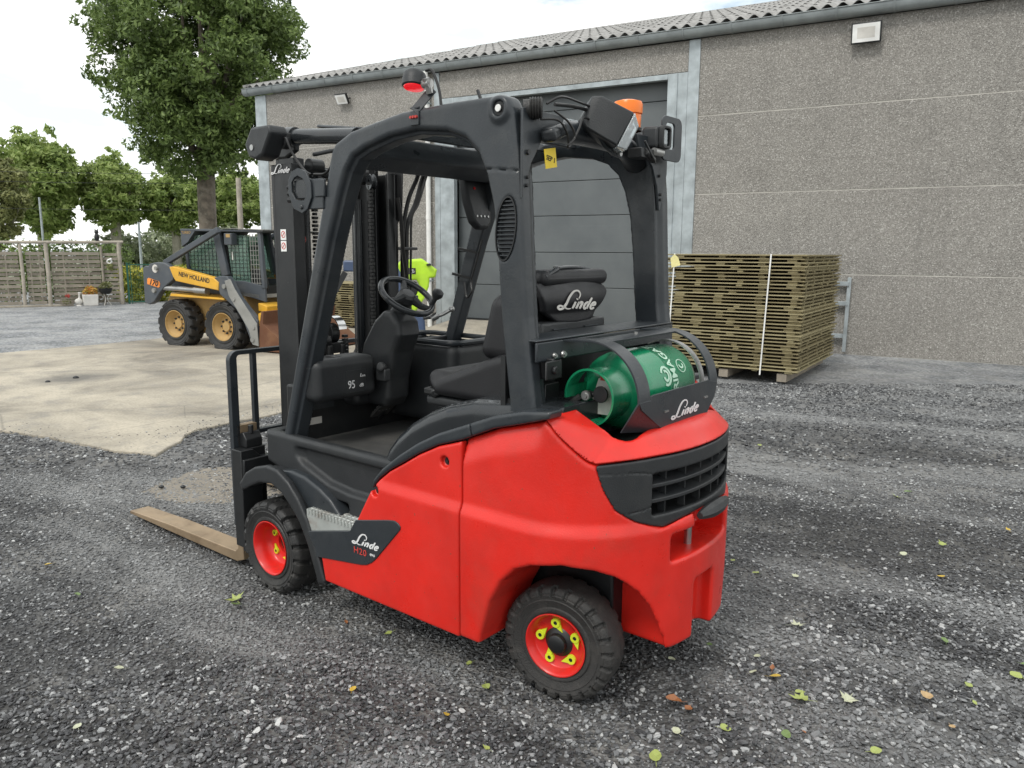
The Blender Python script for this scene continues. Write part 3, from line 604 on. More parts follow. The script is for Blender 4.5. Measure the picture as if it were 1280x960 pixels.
# step
st = MB(); st.box(.905, 1.20, .365, .536, .36, .452); sto = st.build('step', 'galv_rusty', FK, bev=.004)
mb = MB()
for i in range(11):
    for j in range(5):
        x, y = .93+i*.025, .385+j*.032; mb.lathe([(.0115, 0), (.009, .003), (.0065, .003), (.006, .0005)], (x+(j % 2)*.008, y, .4525), n=8)
mb.build('step_teeth', 'galv_rusty', sto)
mb = MB()
for i in range(14): x = .912+i*.0205; mb.prism([(x, .434), (x+.010, .434), (x+.008, .456), (x+.002, .456)], .534, .540)
mb.build('step_edge', 'galv_rusty', sto); mir(sto)
# front fender
FO = [(1.675, .455), (1.62, .515), (1.55, .552), (1.46, .575), (1.385, .568), (1.31, .53), (1.245, .47), (1.19, .395), (1.145, .30), (1.105, .20), (1.085, .15)]
FI = [(1.13, .15), (1.15, .205), (1.19, .305), (1.24, .39), (1.30, .45), (1.36, .495), (1.43, .52), (1.52, .508), (1.59, .478), (1.655, .447)]
def fender(x, y, z):
    d = rint(sd_poly(FO+FI, x, z), np.maximum(y-.546, .30-y), .012)
    return np.minimum(d, rint(sd_poly([(x_, z_+.014) for x_, z_ in FO]+[(x_, z_-.006) for x_, z_ in FI], x, z), np.maximum(y-.546, .515-y), .008))
fe = sdf('front_fender', fender, ((1.06, 1.70), (.29, .555), (.13, .60)), .0065, 'plastic', FK); mir(fe)
# cab tub, sill and floor
def tub(x, y, z):
    ay = np.abs(y); zc = np.interp(x, [.85, 1.0, 1.13, 1.3, 1.4], [.53, .53, .545, .60, .66]); out = .475-.045*sst((zc+.02-z)/.03)*0-.03*sst((z-zc)/.02)*sst((.685-z)/.02)*sst((1.36-x)/.06)
    d = rint(sd_poly([(.34, .24), (1.16, .24), (1.26, .47), (1.36, .53), (1.56, .58), (1.56, .72), (.62, .72), (.34, .86)], x, z), ay-out, .02)
    d = rsub(d, rbox(x, y, z, ((.62, 1.50), (-.43, .43), (.655, .9)), .02), .01)
    d = np.maximum(d, -rbox(x, ay, z, ((1.0, 1.7), (.27, .7), (.0, .50)), .02))
    return d
sdf('cab_floor', tub, ((.33, 1.57), (-.50, .50), (.22, .88)), .0095, 'plastic', FK)
def wpanel(x, y, z): return rint(sd_poly([(1.50, .53), (1.44, .565), (1.34, .58), (1.25, .572), (1.15, .54), (1.08, .505), (1.02, .452), (1.02, .40), (1.2, .40), (1.25, .46), (1.33, .51), (1.42, .53)], x, z), np.maximum(y-.508, .44-y), .012)
wp = sdf('wheel_panel', wpanel, ((1.0, 1.52), (.43, .515), (.39, .59)), .006, 'anthracite', FK); mir(wp)
MB().box(.66, 1.46, -.40, .40, .657, .667).build('floor_mat', 'dusty_mat', FK, bev=.003)
mb = MB(); mb.box(1.43, 1.50, -.40, .40, .58, .92); mb.box(1.0, 1.75, -.25, .25, .20, .50); mb.box(-.10, 1.1, -.26, .26, .22, .60); mb.build('chassis', 'mast_black', FK, bev=.01)
mb = MB(); mb.cyl((0, -.24, .22), (0, .24, .22), .055); mb.box(-.10, .10, -.22, .22, .16, .30); mb.build('rear_axle', 'mast_black', FK, bev=.008)
mb = MB(); mb.cyl((1.47, -.34, .228), (1.47, .34, .228), .10, 24); mb.build('drive_axle', 'mast_black', FK)
mb = MB()
for a, b in (((-.05, .15, .3), (-.14, .26, .42)), ((-.02, .2, .35), (-.12, .1, .50)), ((.1, .2, .3), (.3, .15, .2))): mb.tube(bez([a, ((a[0]+b[0])/2, (a[1]+b[1])/2, max(a[2], b[2])+.03), b]), .009, 8)
mb.build('axle_hose', 'hose', FK)
# engine hood and trim under the seat
HP = [(.86, .60), (.832, .69), (.79, .76), (.74, .815), (.665, .875), (.575, .925), (.48, .965), (.36, .995), (.2, 1.01), (.0, 1.012), (.0, .62)]
def hood(x, y, z):
    d = rint(sd_poly(HP, x, z), np.abs(y)-.468, .05)
    return rsub(d, np.maximum(np.abs(sd_poly(HP, x, z)+.0)-.006, np.abs(np.abs(y)-.43)-.004), .003)
hd = sdf('engine_hood', hood, ((-.01, .87), (-.48, .48), (.59, 1.02)), .008, 'gloss_black', FK)
TP = [(.80, .612), (.757, .662), (.70, .704), (.629, .744), (.55, .791), (.45, .839), (.336, .876), (.2, .934), (.08, .966), (-.02, .995), (-.025, 1.018), (.08, 1.006), (.2, .975), (.336, .923), (.45, .880), (.55, .830), (.65, .768), (.74, .702), (.79, .65)]
def trim(x, y, z): 
    d = rint(sd_poly(TP, x, z), np.maximum(y-.53, .455-y), .008)
    return rsub(d, np.maximum(np.abs(x-.30-(z-.92)*.2)-.003, .515-y), .003)
tr = sdf('side_trim', trim, ((-.03, .81), (.45, .535), (.60, 1.03)), .006, 'anthracite', FK); mir(tr)

# wheels
def tyre_mesh(R_, w, rin, lug, depth, nlug):
    k = (R_-rin)/.1; prof = [(rin, w*.36), (rin+.003, w*.44), (rin+.012*k, w*.475), (rin+.022*k, w*.47), (rin+.026*k, w*.44), (rin+.034*k, w*.45), (rin+.050*k, w*.495), (rin+.054*k, w*.503), (rin+.057*k, w*.49), (rin+.066*k, w*.50), (rin+.069*k, w*.512), (rin+.073*k, w*.512), (rin+.076*k, w*.495), (R_-.017, w*.50), (R_-.010, w*.48), (R_-.003, w*.43)]
    m = 15; prof += [(R_+.004*(1-(1-2*i/m)**2), w*(.40-.80*i/m)) for i in range(m+1)]+[(r, -y) for r, y in prof[::-1]]
    n = nlug*14; V = []; P = len(prof)
    for k in range(n):
        a = 2*pi*k/n
        for r, y in prof:
            if r > R_-.03 and lug:
                s = 1 if y > 0 else -1; ph = (a*nlug/(2*pi)+(0 if s > 0 else .5)+abs(y)/w*.55) % 1; e = min(ph, 1-ph)*2
                q = max(0, min(1, (.36-e)/.16)) if abs(y) > w*(.13 if lug == 2 else .34) else 0
                r = r-depth*q*(.6 if r < R_-.012 else 1); y = y-s*q*.008*(1 if lug == 1 else 1.3)
            V.append((r*cos(a), y, r*sin(a)))
    k = np.arange(n)[:, None]; i = np.arange(P-1)[None]; k2 = (k+1) % n
    Q = np.stack([k*P+i, k*P+i+1, k2*P+i+1, k2*P+i], -1).reshape(-1, 4)
    me = mesh_np('tyre', V, Q[:, ::-1]); me.set_sharp_from_angle(angle=radians(34)); return me
def nut(rim, x, z, y, ang, mat='lime', r=.0125):
    mb = MB(); c = Vector((x, y, z)); mb.lathe([(.007, .0), (.007, .010), (r-.001, .010), (r, .007), (r, 0)], c, (0, 1, 0), 14)
    e = Vector((cos(ang), 0, sin(ang))); f = Vector((-sin(ang), 0, cos(ang)))
    V = [c+e*(r*2.3)+Vector((0, .002, 0)), c+f*r*.98, c-f*r*.98]; V += [p+Vector((0, .006, 0)) for p in V]; mb.add(V, [(0, 1, 2), (3, 5, 4), (0, 3, 4, 1), (0, 2, 5, 3)]); mb.build('nut_indicator', mat, rim)
    m2 = MB(); m2.cyl((x, y, z), (x, y+.009, z), .0072, 6); m2.build('wheel_nut', 'mast_black', rim)
def wheel(name, R_, w, front, loc, rz):
    o = bpy.data.objects.new(name, None); COL.objects.link(o); o.parent = FK; o.location = loc; o.rotation_euler = (0, 0, rz)
    link('tyre', tyre_mesh(R_, w, .116 if front else .106, 2 if front else 1,   .015 if front else .010, 19 if front else 24), 'rubber' if front else 'rubber_worn', o)
    if front: pr = [(.1, -w*.3), (.119, w*.45), (.122, w*.485), (.118, w*.49), (.112, w*.46), (.106, .035), (.100, .012), (.092, .004), (.046, .0), (.044, -.03), (0, -.03)]
    else: pr = [(.1, -w*.3), (.108, w*.47), (.111, w*.50), (.107, w*.505), (.100, w*.46), (.093, w*.30), (.088, w*.26), (.04, w*.255), (0, w*.25)]
    mb = MB(); mb.lathe(pr, (0, 0, 0), (0, 1, 0), 48); rim = mb.build('rim', 'red_rim', o, sharp=50)
    if front:
        mb = MB(); mb.lathe([(.041, -.03), (.041, -.01), (.030, -.004), (0, -.002)], (0, 0, 0), (0, 1, 0), 20); mb.build('hub', 'mast_black', rim)
        for k in range(5): a = 2*pi*k/5+.55; nut(rim, .071*cos(a), .071*sin(a), .002, a+2.0, r=.0145)
    else:
        mb = MB(); mb.lathe([(.052, w*.25), (.050, w*.27), (.034, w*.32), (.032, w*.44), (.026, w*.47), (0, w*.475)], (0, 0, 0), (0, 1, 0), 24); mb.build('hub_cap', 'mast_black', rim)
        for k in range(5): a = 2*pi*k/5+.16; nut(rim, .069*cos(a), .069*sin(a), w*.26, a+2.1+.5*sin(k*2), r=.017)
    return o
wheel('front_wheel', .207, .165, True, (1.49, .448, .205), 0)
wheel('rear_wheel', .200, .135, False, (.03, .355, .200), radians(9))
w2 = wheel('front_wheel', .207, .165, True, (1.49, -.448, .205), pi)
w2 = wheel('rear_wheel', .200, .135, False, (.03, -.355, .200), pi+radians(9))

# overhead guard
GO = [(1.575, .50), (1.515, .53), (1.442, .724), (1.173, 1.537), (1.098, 1.755), (1.062, 1.865), (1.04, 1.892), (.95, 1.928), (.80, 1.952), (.68, 1.969), (.455, 1.977), (.315, 1.977), (.25, 1.976), (.205, 1.962), (.178, 1.92), (.160, 1.80), (.150, 1.70), (.140, 1.52), (.125, 1.29), (.085, .985), (.10, .94), (.215, .94)]
GI = [(.19, 1.0), (.228, 1.29), (.245, 1.50), (.262, 1.64), (.29, 1.74), (.325, 1.81), (.38, 1.86), (.46, 1.888), (.606, 1.905), (.74, 1.895), (.87, 1.866), (.94, 1.84), (.985, 1.79), (1.02, 1.72), (1.098, 1.537), (1.395, .72), (1.472, .50)]
GI2 = [(x, z) for x, z in GI]
def guard(x, y, z):
    u = sd_poly(GO+GI[::1], x, z)
    di = sd_poly([(x_, z_) for x_, z_ in GI]+[(1.3, .2), (.2, .2)], x, z)      # window area (negative inside)
    d1 = rint(u, np.maximum(y-.462, .40-y), .016)
    d2 = rint(np.maximum(u-.0, -1), np.maximum(y-.43, .375-y), .012); d2 = np.maximum(np.maximum(sd_poly(GO, x, z)+.015, -(di+.013)), np.maximum(y-.435, .375-y))
    d = runi(d1, d2, .01)
    b = np.hypot(x-.232, z-1.935)
    d = runi(d, rint(b-.036, np.maximum(y-.470, .40-y), .008), .02)
    d = np.maximum(d, -np.maximum(b-.024, .462-y))
    d = np.maximum(d, -np.maximum(np.abs(z-1.752-(x-.25)*.1)-.0015, np.maximum(.455-y, x-.32)))
    d = np.maximum(d, -np.maximum((np.sqrt(((x-.205-(1.568-z)*.10)/.040)**2+((z-1.568)/.098)**2)-1)*.035, .446-y))
    return d
gd = sdf('guard_frame', guard, ((.07, 1.59), (.37, .475), (.93, 2.0)), .006, 'anthracite', FK)
def guard_low(x, y, z):
    u = sd_poly(GO+GI, x, z); di = sd_poly(GI+[(1.3, .2), (.2, .2)], x, z)
    return np.maximum(runi(rint(u, np.maximum(y-.462, .40-y), .016), np.maximum(np.maximum(sd_poly(GO, x, z)+.015, -(di+.013)), np.maximum(y-.435, .375-y)), .01), z-.945)
sdf('guard_foot', guard_low, ((1.2, 1.59), (.37, .47), (.50, .94)), .006, 'anthracite', FK)
for i in range(14):                                # louvre slats of the oval vent
    zz = 1.568-.0845+i*.013; hw = .040*math.sqrt(max(0, 1-((zz-1.568)/.098)**2)); xc = .205+(1.568-zz)*.10
    MB().add([(xc+a*hw, yy, zz+c) for a in (-1, 1) for yy, c in ((.446, -.004), (.461, -.0005), (.461, .003), (.446, .0))], [(0, 1, 2, 3), (4, 7, 6, 5), (0, 4, 5, 1), (1, 5, 6, 2), (2, 6, 7, 3), (3, 7, 4, 0)]).build('vent_slat', 'anthracite', gd)
mb = MB(); E_ = [(.205+.042*cos(a)-.1*.1*sin(a), 1.568+.101*sin(a)) for a in np.linspace(0, 2*pi, 41)[:-1]]; E2 = [(.205+.038*cos(a)-.1*.098*sin(a), 1.568+.096*sin(a)) for a in np.linspace(0, 2*pi, 41)[:-1]]
n_ = 40; mb.add([(x, y, z) for y in (.458, .4655) for P in (E_, E2) for x, z in P], [(i, (i+1) % n_, n_+(i+1) % n_, n_+i) for i in range(n_)]+[(2*n_+i, 3*n_+i, 3*n_+(i+1) % n_, 2*n_+(i+1) % n_) for i in range(n_)]+[(i, 2*n_+i, 2*n_+(i+1) % n_, (i+1) % n_) for i in range(n_)]+[(n_+i, n_+(i+1) % n_, 3*n_+(i+1) % n_, 3*n_+i) for i in range(n_)]); mb.build('vent_rim', 'mast_black', gd)
for o in [c for c in FK.children if c.name.startswith(('guard_frame', 'guard_foot'))]: mir(o).location = (-.008, -.022, 0)
mb = MB(); mb.lathe([(0, .008), (.012, .008), (.0125, .003), (.021, .003), (.022, .0)], (.232, .462, 1.935), (0, 1, 0), 24); cp = mb.build('guard_cap', 'mast_black', gd)
mb = MB(); mb.lathe([(0, .011), (.0105, .011), (.0115, .009), (.0115, .006)], (.232, .462, 1.935), (0, 1, 0), 18); mb.build('cap_centre', 'white', gd)
mb = MB(); mb.bar((.335, .43, 1.97), (.352, .43, 2.008), .008, .008); mb.build('bar_stub', 'mast_black', gd)
# guard cross members
def header(x, y, z):
    f = rint(sd_poly([(.90, 1.845), (.93, 1.928), (1.04, 1.895), (1.06, 1.835), (.98, 1.80)], x, z), np.abs(y)-.40, .012)
    xc = .20+.05*(y/.4)**2; zc = 1.90-.06*(y/.4)**4
    r = rint(np.hypot((x-xc)/1.0, (z-zc)/.75)-.05, np.abs(y)-.40, .01)
    return np.minimum(f, r)
gh = sdf('guard_header', header, ((.13, 1.08), (-.41, .41), (1.78, 1.96)), .009, 'anthracite', FK)
for x in (.38, .54, .70, .86): 
    mb = MB(); mb.bar((x, -.39, 1.935), (x, .39, 1.935), .010, .034, up=(.35, 0, 1)); mb.build('roof_bar', 'anthracite', FK, bev=.003)
mb = MB(); mb.box(.27, .92, -.37, .37, 1.957, 1.962); mb.build('roof_pane', 'lens_clear', FK)
# gussets at the rear of the guard
for s in (1, -1):
    mb = MB(); P = [(.46, 1.66), (.46, 1.93), (.24, 1.93), (.265, 1.885), (.31, 1.87), (.36, 1.845), (.415, 1.77)] if s > 0 else [(-.415, 1.66), (-.46, 1.80), (-.46, 1.93), (-.22, 1.93), (-.24, 1.88), (-.30, 1.855), (-.345, 1.82), (-.385, 1.75), (-.405, 1.66)]
    mb.prism(P, .142, .152, 'x'); g = mb.build('guard_gusset', 'anthracite', FK, bev=.002)
    for y, z in (((.435, 1.80), (.44, 1.70), (.437, 1.725)) if s > 0 else ((.395, 1.79), (.408, 1.72), (.409, 1.70))):
        m2 = MB(); m2.cyl((.146, s*y, z), (.134, s*y, z), .009 if z == 1.80 else .006, 6); m2.build('bolt', 'mast_black', g)
# warning alarm with rubber bellows on the left rear corner
mb = MB(); mb.lathe([(.026, 0), (.027, .01), (.027, .02)]+[(.029 if i % 2 else .034, .022+i*.0042) for i in range(9)]+[(.029, .060), (0, .062)], (.165, .432, 1.932), (-.75, -.62, .02), 28); mb.build('alarm_bellows', 'rubber', FK)
# dark mirror lamp under the left corner
def small_pod(x, y, z): return rbox(x*.8+z*.25-.3, y, z, ((-.02+.2+.0, .07+.2), (.30, .405), (1.84, 1.895)), .02)
mb = MB(); M = Matrix.Translation((.115, .33, 1.868)) @ Matrix.Rotation(radians(-18), 4, 'X') @ Matrix.Rotation(radians(12), 4, 'Z'); mb.box(-.022, .03, -.055, .055, -.022, .022, M); mb.build('small_rear_lamp', 'gloss_black', FK, bev=.014, seg=4)
mb = MB(); M = Matrix.Translation((.128, .335, 1.79)) @ Matrix.Rotation(radians(-10), 4, 'X'); mb.box(-.001, .001, -.030, .030, -.030, .030, M); tg = mb.build('inspection_tag', 'yellow_label', FK)
put_text('lettering', 'SEP 1', .022, (.1262, .335, 1.787), (0, -1, -.17), (0, -.17, 1), 'black_print', tg)
# cables behind
def cable(name, pts, r=.004, mat='hose', par=None, n=10):
    mb = MB(); mb.tube(bez(pts, n), r, 8); return mb.build(name, mat, par or FK)
cable('cable', [(.12, .37, 1.95), (.10, .32, 1.975), (.12, .2, 1.98), (.12, .1, 1.97), (.12, .06, 1.95)], .004)
cable('cable', [(.10, .36, 1.93), (.085, .30, 1.90), (.08, .27, 1.86), (.085, .30, 1.83), (.10, .27, 1.83), (.10, .22, 1.89), (.11, .18, 1.93), (.12, .1, 1.93)], .0035)
cable('cable', [(.12, .40, 1.90), (.09, .35, 1.90), (.085, .31, 1.87), (.09, .29, 1.835)], .0035)
cable('cable', [(.14, .30, 1.96), (.13, .2, 1.965), (.13, .1, 1.962), (.13, .0, 1.955), (.14, -.1, 1.95)], .006)
# big rear work lamp
M = Matrix.Translation((.10, .045, 1.925)) @ Matrix.Rotation(radians(222), 4, 'Z') @ Matrix.Rotation(radians(27), 4, 'Y')
LB = bpy.data.objects.new('work_lamp', None); COL.objects.link(LB); LB.parent = FK
def lamp_body(M, par, L0=-.095, L1=.055, w=.068, h=.058):
    mb = MB(); V = [(L0, -w*.7, -h*.6), (L0, w*.7, -h*.6), (L0, w*.7, h*.8), (L0, -w*.7, h*.8), (L0+.03, -w*.95, -h), (L0+.03, w*.95, -h), (L0+.03, w*.95, h), (L0+.03, -w*.95, h), (L1, -w, -h*1.05), (L1, w, -h*1.05), (L1, w, h*1.05), (L1, -w, h*1.05)]
    mb.add([M @ Vector(p) for p in V], [(3, 2, 1, 0), (0, 1, 5, 4), (1, 2, 6, 5), (2, 3, 7, 6), (3, 0, 4, 7), (4, 5, 9, 8), (5, 6, 10, 9), (6, 7, 11, 10), (7, 4, 8, 11), (8, 9, 10, 11)])
    mb.build('lamp_housing', 'plastic', par, bev=.006)
    mb = MB(); V = [(L1, -w*1.03, -h*1.08), (L1, w*1.03, -h*1.08), (L1, w*1.03, h*1.08), (L1, -w*1.03, h*1.08), (L1+.035, -w*.85, -h*.95), (L1+.035, w*.85, -h*.95), (L1+.035, w*.85, h*.55), (L1+.035, -w*.85, h*.55)]
    mb.add([M @ Vector(p) for p in V], [(3, 2, 1, 0), (0, 1, 5, 4), (1, 2, 6, 5), (2, 3, 7, 6), (3, 0, 4, 7), (4, 5, 6, 7)]); mb.build('lamp_lens', 'lens_clear', par, bev=.004)
    mb = MB(); mb.lathe([(0, L1-.01), (.022, L1-.002), (.032, L1+.018)], (0, 0, 0), (1, 0, 0), 20); mb.v = [tuple(M @ Vector(p)) for p in mb.v]; mb.build('reflector', 'chrome', par)
lamp_body(M, LB)
mb = MB(); mb.prism([(.12, 1.905), (.10, 1.93), (.06, 1.93), (.0, 1.855), (-.045, 1.84), (-.05, 1.822), (.0, 1.828), (.06, 1.85), (.09, 1.875)], .098, .112, 'x'); mb.box(.06, .17, .02, .10, 1.895, 1.903); mb.build('lamp_bracket', 'anthracite', LB, bev=.003)
mb = MB(); mb.cyl((.09, -.02, 1.845), (.09, -.02, 1.90), .008); mb.cyl((.088, .0, 1.845), (.105, .0, 1.845), .009); mb.cyl((.088, -.025, 1.836), (.105, -.025, 1.836), .009); mb.build('bolt', 'steel', LB)
# amber beacon
BC = MB(); BC.lathe([(.055, 0), (.055, .012), (.045, .016)], (.25, -.33, 1.958), n=28); bc = BC.build('beacon', 'mast_black', FK)
mb = MB(); mb.lathe([(.050, .0), (.052, .05), (.050, .053), (.056, .055), (.057, .088), (.052, .100), (.03, .106), (0, .107)], (.25, -.33, 1.968), n=32); mb.build('amber_dome', 'amber', bc)
mb = MB(); mb.lathe([(0, .0), (.012, .0), (.014, .06), (0, .065)], (.25, -.33, 1.973), n=12); mb.build('bulb', 'chrome', bc)
# right rear work lamp on its plate
RL = bpy.data.objects.new('work_lamp', None); COL.objects.link(RL); RL.parent = FK; RL.location = (.0, .085, .0)
mb = MB(); V = [(sx*.0, 0, 0) for sx in ()]
def rr(cy, cz, w, h, r, n=5):
    P = []
    for (sy, sz, a0) in ((1, 1, 0), (-1, 1, 90), (-1, -1, 180), (1, -1, 270)):
        P += [(cy+sy*(w-r)+r*cos(radians(a0+90*k/n)), cz+sz*(h-r)+r*sin(radians(a0+90*k/n))) for k in range(n+1)]
    return P
def ringplate(mb, O, I, a0, a1, ax='x'):
    n = len(O); q = (lambda u, v, w: (w, u, v)) if ax == 'x' else ((lambda u, v, w: (u, w, v)) if ax == 'y' else (lambda u, v, w: (u, v, w)))
    V = [q(*p, a) for a in (a0, a1) for P in (O, I) for p in P]; F = []
    for i in range(n):
        j = (i+1) % n; F += [(i, j, n+j, n+i), (2*n+i, 3*n+i, 3*n+j, 2*n+j), (i, 2*n+i, 2*n+j, j), (n+i, n+j, 3*n+j, 3*n+i)]
    return mb.add(V, F)
ringplate(mb, rr(-.49, 1.925, .078, .082, .03), rr(-.475, 1.935, .034, .048, .015), .095, .103); mb.build('lamp_plate', 'anthracite', RL, bev=.002)
mb = MB(); mb.box(.10, .17, -.46, -.385, 1.885, 1.965); mb.build('lamp_housing', 'plastic', RL, bev=.012, seg=3)
mb = MB(); mb.box(.088, .10, -.445, -.40, 1.895, 1.955); mb.build('lamp_lens', 'lens_clear', RL, bev=.006)
ringplate(MB(), rr(0, 0, 1, 1, .3), rr(0, 0, .8, .8, .2), 0, 1)
mb = MB(); ringplate(mb, rr(-.425, 1.925, .034, .042, .016), rr(-.425, 1.925, .023, .031, .01), .080, .10); mb.build('lamp_bezel', 'mast_black', RL, bev=.003)
mb = MB(); mb.cyl((.10, -.42, 1.868), (.10, -.36, 1.868), .014); mb.build('reversing_buzzer', 'steel', RL)
mb = MB(); mb.box(.10, .16, -.36, -.27, 1.84, 1.875); mb.cyl((.10, -.30, 1.86), (.10, -.36, 1.835), .012); mb.tube(bez([(.1, -.29, 1.9), (.085, -.33, 1.84), (.1, -.37, 1.83), (.12, -.38, 1.86)]), .005, 6); mb.build('lamp_bracket', 'mast_black', RL, bev=.003)
# front red spot lamp on the left beam
SP = bpy.data.objects.new('spot_lamp', None); COL.objects.link(SP); SP.parent = FK
mb = MB(); mb.lathe([(0, .030), (.028, .028), (.038, .018), (.041, 0), (.041, -.022), (.036, -.026)], (.615, .455, 2.068), (.08, -.20, 1), 28); mb.build('lamp_housing', 'plastic', SP)
mb = MB(); mb.lathe([(.035, -.026), (.034, -.029), (0, -.031)], (.615, .455, 2.068), (.08, -.20, 1), 24); mb.build('lamp_lens', 'red_lamp', SP)
mb = MB(); mb.bar((.552, .43, 2.035), (.605, .468, 1.962), .034, .005, up=(-.3, 1, .2)); mb.box(.585, .625, .462, .468, 1.918, 1.965); mb.box(.585, .625, .36, .468, 1.972, 1.978); mb.build('lamp_bracket', 'anthracite', SP, bev=.0015)
mb = MB()
for x in (.592, .605, .617): mb.cyl((x, .466, 1.944), (x, .476, 1.944), .005, 8)
mb.build('bolt', 'red_print', SP)
mb = MB(); mb.cyl((.575, .45, 2.05), (.545, .45, 2.05), .016); mb.cyl((.556, .44, 2.02), (.556, .46, 2.065), .012); mb.build('swivel', 'steel', SP)
cable('cable', [(.575, .44, 2.095), (.545, .44, 2.09), (.515, .44, 2.03), (.505, .44, 1.975)], .005, par=SP)
# crossbar, bulkhead behind the engine, gas bottle bracket
mb = MB(); mb.box(.085, .22, -.452, .452, 1.214, 1.222); mb.box(.085, .095, -.452, .452, 1.150, 1.213); cb = mb.build('crossbar', 'anthracite', FK, bev=.004)
for y, r in ((.36, .010), (.31, .013)):
    m2 = MB(); m2.lathe([(0, .012), (r*.5, .012), (r*.5, .006), (r*.85, .006), (r, .002), (r, 0)], (.084, y, 1.165), (-1, 0, 0), 14); m2.build('bolt', 'steel', cb)
mb = MB(); mb.box(.06, .135, .385, .40, 1.09, 1.16); mb.box(.055, .062, .355, .44, 1.095, 1.155); mb.cyl((.056, .40, 1.125), (.044, .40, 1.125), .014, 6); mb.build('side_bracket', 'mast_black', FK, bev=.004)
mb = MB(); mb.box(.215, .235, -.45, .45, .90, 1.16); mb.box(-.18, .22, -.34, .34, .875, .885); mb.build('rear_bulkhead', 'mast_black', FK)
mb = MB(); mb.box(.14, .215, .25, .33, .92, 1.06); mb.box(.12, .215, .36, .44, .90, 1.02); mb.tube(bez([(.18, .42, .93), (.1, .40, .96), (.05, .38, .93), (.0, .34, .92), (-.05, .30, .93)]), .012, 8); mb.tube(bez([(.2, .36, 1.1), (.13, .42, 1.05), (.12, .38, .96), (.06, .40, .92)]), .008, 8); mb.build('gas_vaporiser', 'mast_black', FK, bev=.005)
HC = (-.02, 1.032)
def sector(r0, r1, a0, a1, n=18):
    A = [radians(a0+(a1-a0)*i/n) for i in range(n+1)]
    return [(HC[0]+r1*cos(a), HC[1]+r1*sin(a)) for a in A]+[(HC[0]+r0*cos(a), HC[1]+r0*sin(a)) for a in A[::-1]]
mb = MB()
for y0, y1 in ((.238, .308), (-.252, -.192)):
    mb.prism(sector(.179, .186, 84, 181), y0, y1)
    mb.prism([(-.005, HC[1]+.186), (.09, 1.213), (.09, 1.206), (-.005, HC[1]+.179)], y0, y1)
mb.prism(sector(.1795, .1865, 82, 103, 6), -.193, .239)
gb = mb.build('bottle_bracket', 'anthracite', FK, bev=.0012, smooth=True)
mb = MB(); mb.prism([(.238, 1.035), (.308, 1.035), (.29, 1.01), (.14, .918), (-.165, .920), (-.235, .985), (-.252, 1.035), (-.192, 1.045), (-.180, 1.050), (.224, 1.050), (.238, 1.045)][::-1], HC[0]-.187, HC[0]-.180, 'x')
gp = mb.build('bracket_plate', 'anthracite', gb, bev=.001)
mb = MB(); mb.add([(-.206, .140, .918), (-.206, .308, 1.034), (-.15, .318, .935), (-.17, .20, .925), (-.200, .140, .918), (-.200, .308, 1.034), (-.144, .314, .935), (-.164, .196, .925)], [(0, 1, 2, 3), (4, 7, 6, 5), (0, 4, 5, 1), (1, 5, 6, 2), (2, 6, 7, 3), (3, 7, 4, 0)]); mb.build('bracket_side', 'anthracite', gb)
script_logo('lettering', .182, (-.2085, .0, .972), (0, -1, 0), (0, 0, 1), 'white_print', gp, hs=.56)
for y, z in ((.135, .985), (-.155, .992)):
    mb = MB(); mb.box(-.212, -.206, y-.013, y+.013, z-.003, z+.003); mb.build('slot_bolt', 'steel', gp)
mb = MB(); mb.cyl((-.03, .04, 1.215), (-.03, .04, 1.226), .007, 8); mb.build('bolt', 'steel', gb)
mb = MB(); mb.prism(sector(.143, .148, 60, 215), -.225, -.195); mb.build('bottle_strap', 'steel', gb)
# ---- seat
ST = bpy.data.objects.new('seat', None); COL.objects.link(ST); ST.parent = FK
def cushion(x, y, z):
    ay = np.abs(y); d = rbox(x, y, z, ((.36, .80), (-.235, .235), (.95, 1.035)), .035)
    w = rint(sd_poly([(.36, .94), (.74, .94), (.765, .99), (.69, 1.025), (.60, 1.058), (.50, 1.095), (.42, 1.125), (.36, 1.14)], x, z), np.maximum(ay-.262, .175-ay), .035)
    return runi(d, w, .02)
sdf('seat_cushion', cushion, ((.34, .82), (-.27, .27), (.93, 1.17)), .007, 'seat_black', ST)
def back(x, y, z):
    ay = np.abs(y); xr = x+(z-1.0)*.28; d = rbox(xr, y, z, ((.385, .475), (-.215, .215), (1.0, 1.415)), .035)
    w = rbox(xr, ay, z, ((.38, .565), (.13, .24), (1.10, 1.35)), .05); return runi(d, w, .03)
sdf('seat_backrest', back, ((.20, .56), (-.245, .245), (.98, 1.43)), .007, 'seat_black', ST)
def cap(x, y, z): return rbox(x, y, z, ((.235, .36), (-.205, .215), (1.375, 1.435)), .028)
sdf('head_pad', cap, ((.22, .38), (-.215, .225), (1.36, 1.45)), .006, 'seat_black', ST)
mb = MB(); mb.tube(bez([(.25, .17, 1.425), (.262, .08, 1.44), (.27, -.06, 1.438), (.26, -.16, 1.42)]), .007, 8); mb.tube(bez([(.245, .20, 1.41), (.25, .12, 1.437), (.28, .09, 1.44)]), .009, 8); mb.build('pad_cord', 'gloss_black', ST)
mb = MB(); P = [(.232, .385), (.215, .398)]
FL = [(.235, 1.388), (.06, 1.398), (-.10, 1.392), (-.18, 1.374), (-.192, 1.350), (-.150, 1.30), (-.10, 1.248), (-.0, 1.240), (.12, 1.246), (.20, 1.29), (.225, 1.34)]
def flap(x, y, z):
    xs = .232+.018*np.clip((z-1.33)/.05, -1, 1)**2-.010*np.cos(y*9); return rint(sd_poly(FL, y, z), np.abs(x-xs-.012)-.013, .006)
fl = sdf('document_flap', flap, ((.19, .30), (-.24, .25), (1.22, 1.41)), .006, 'seat_black', ST)
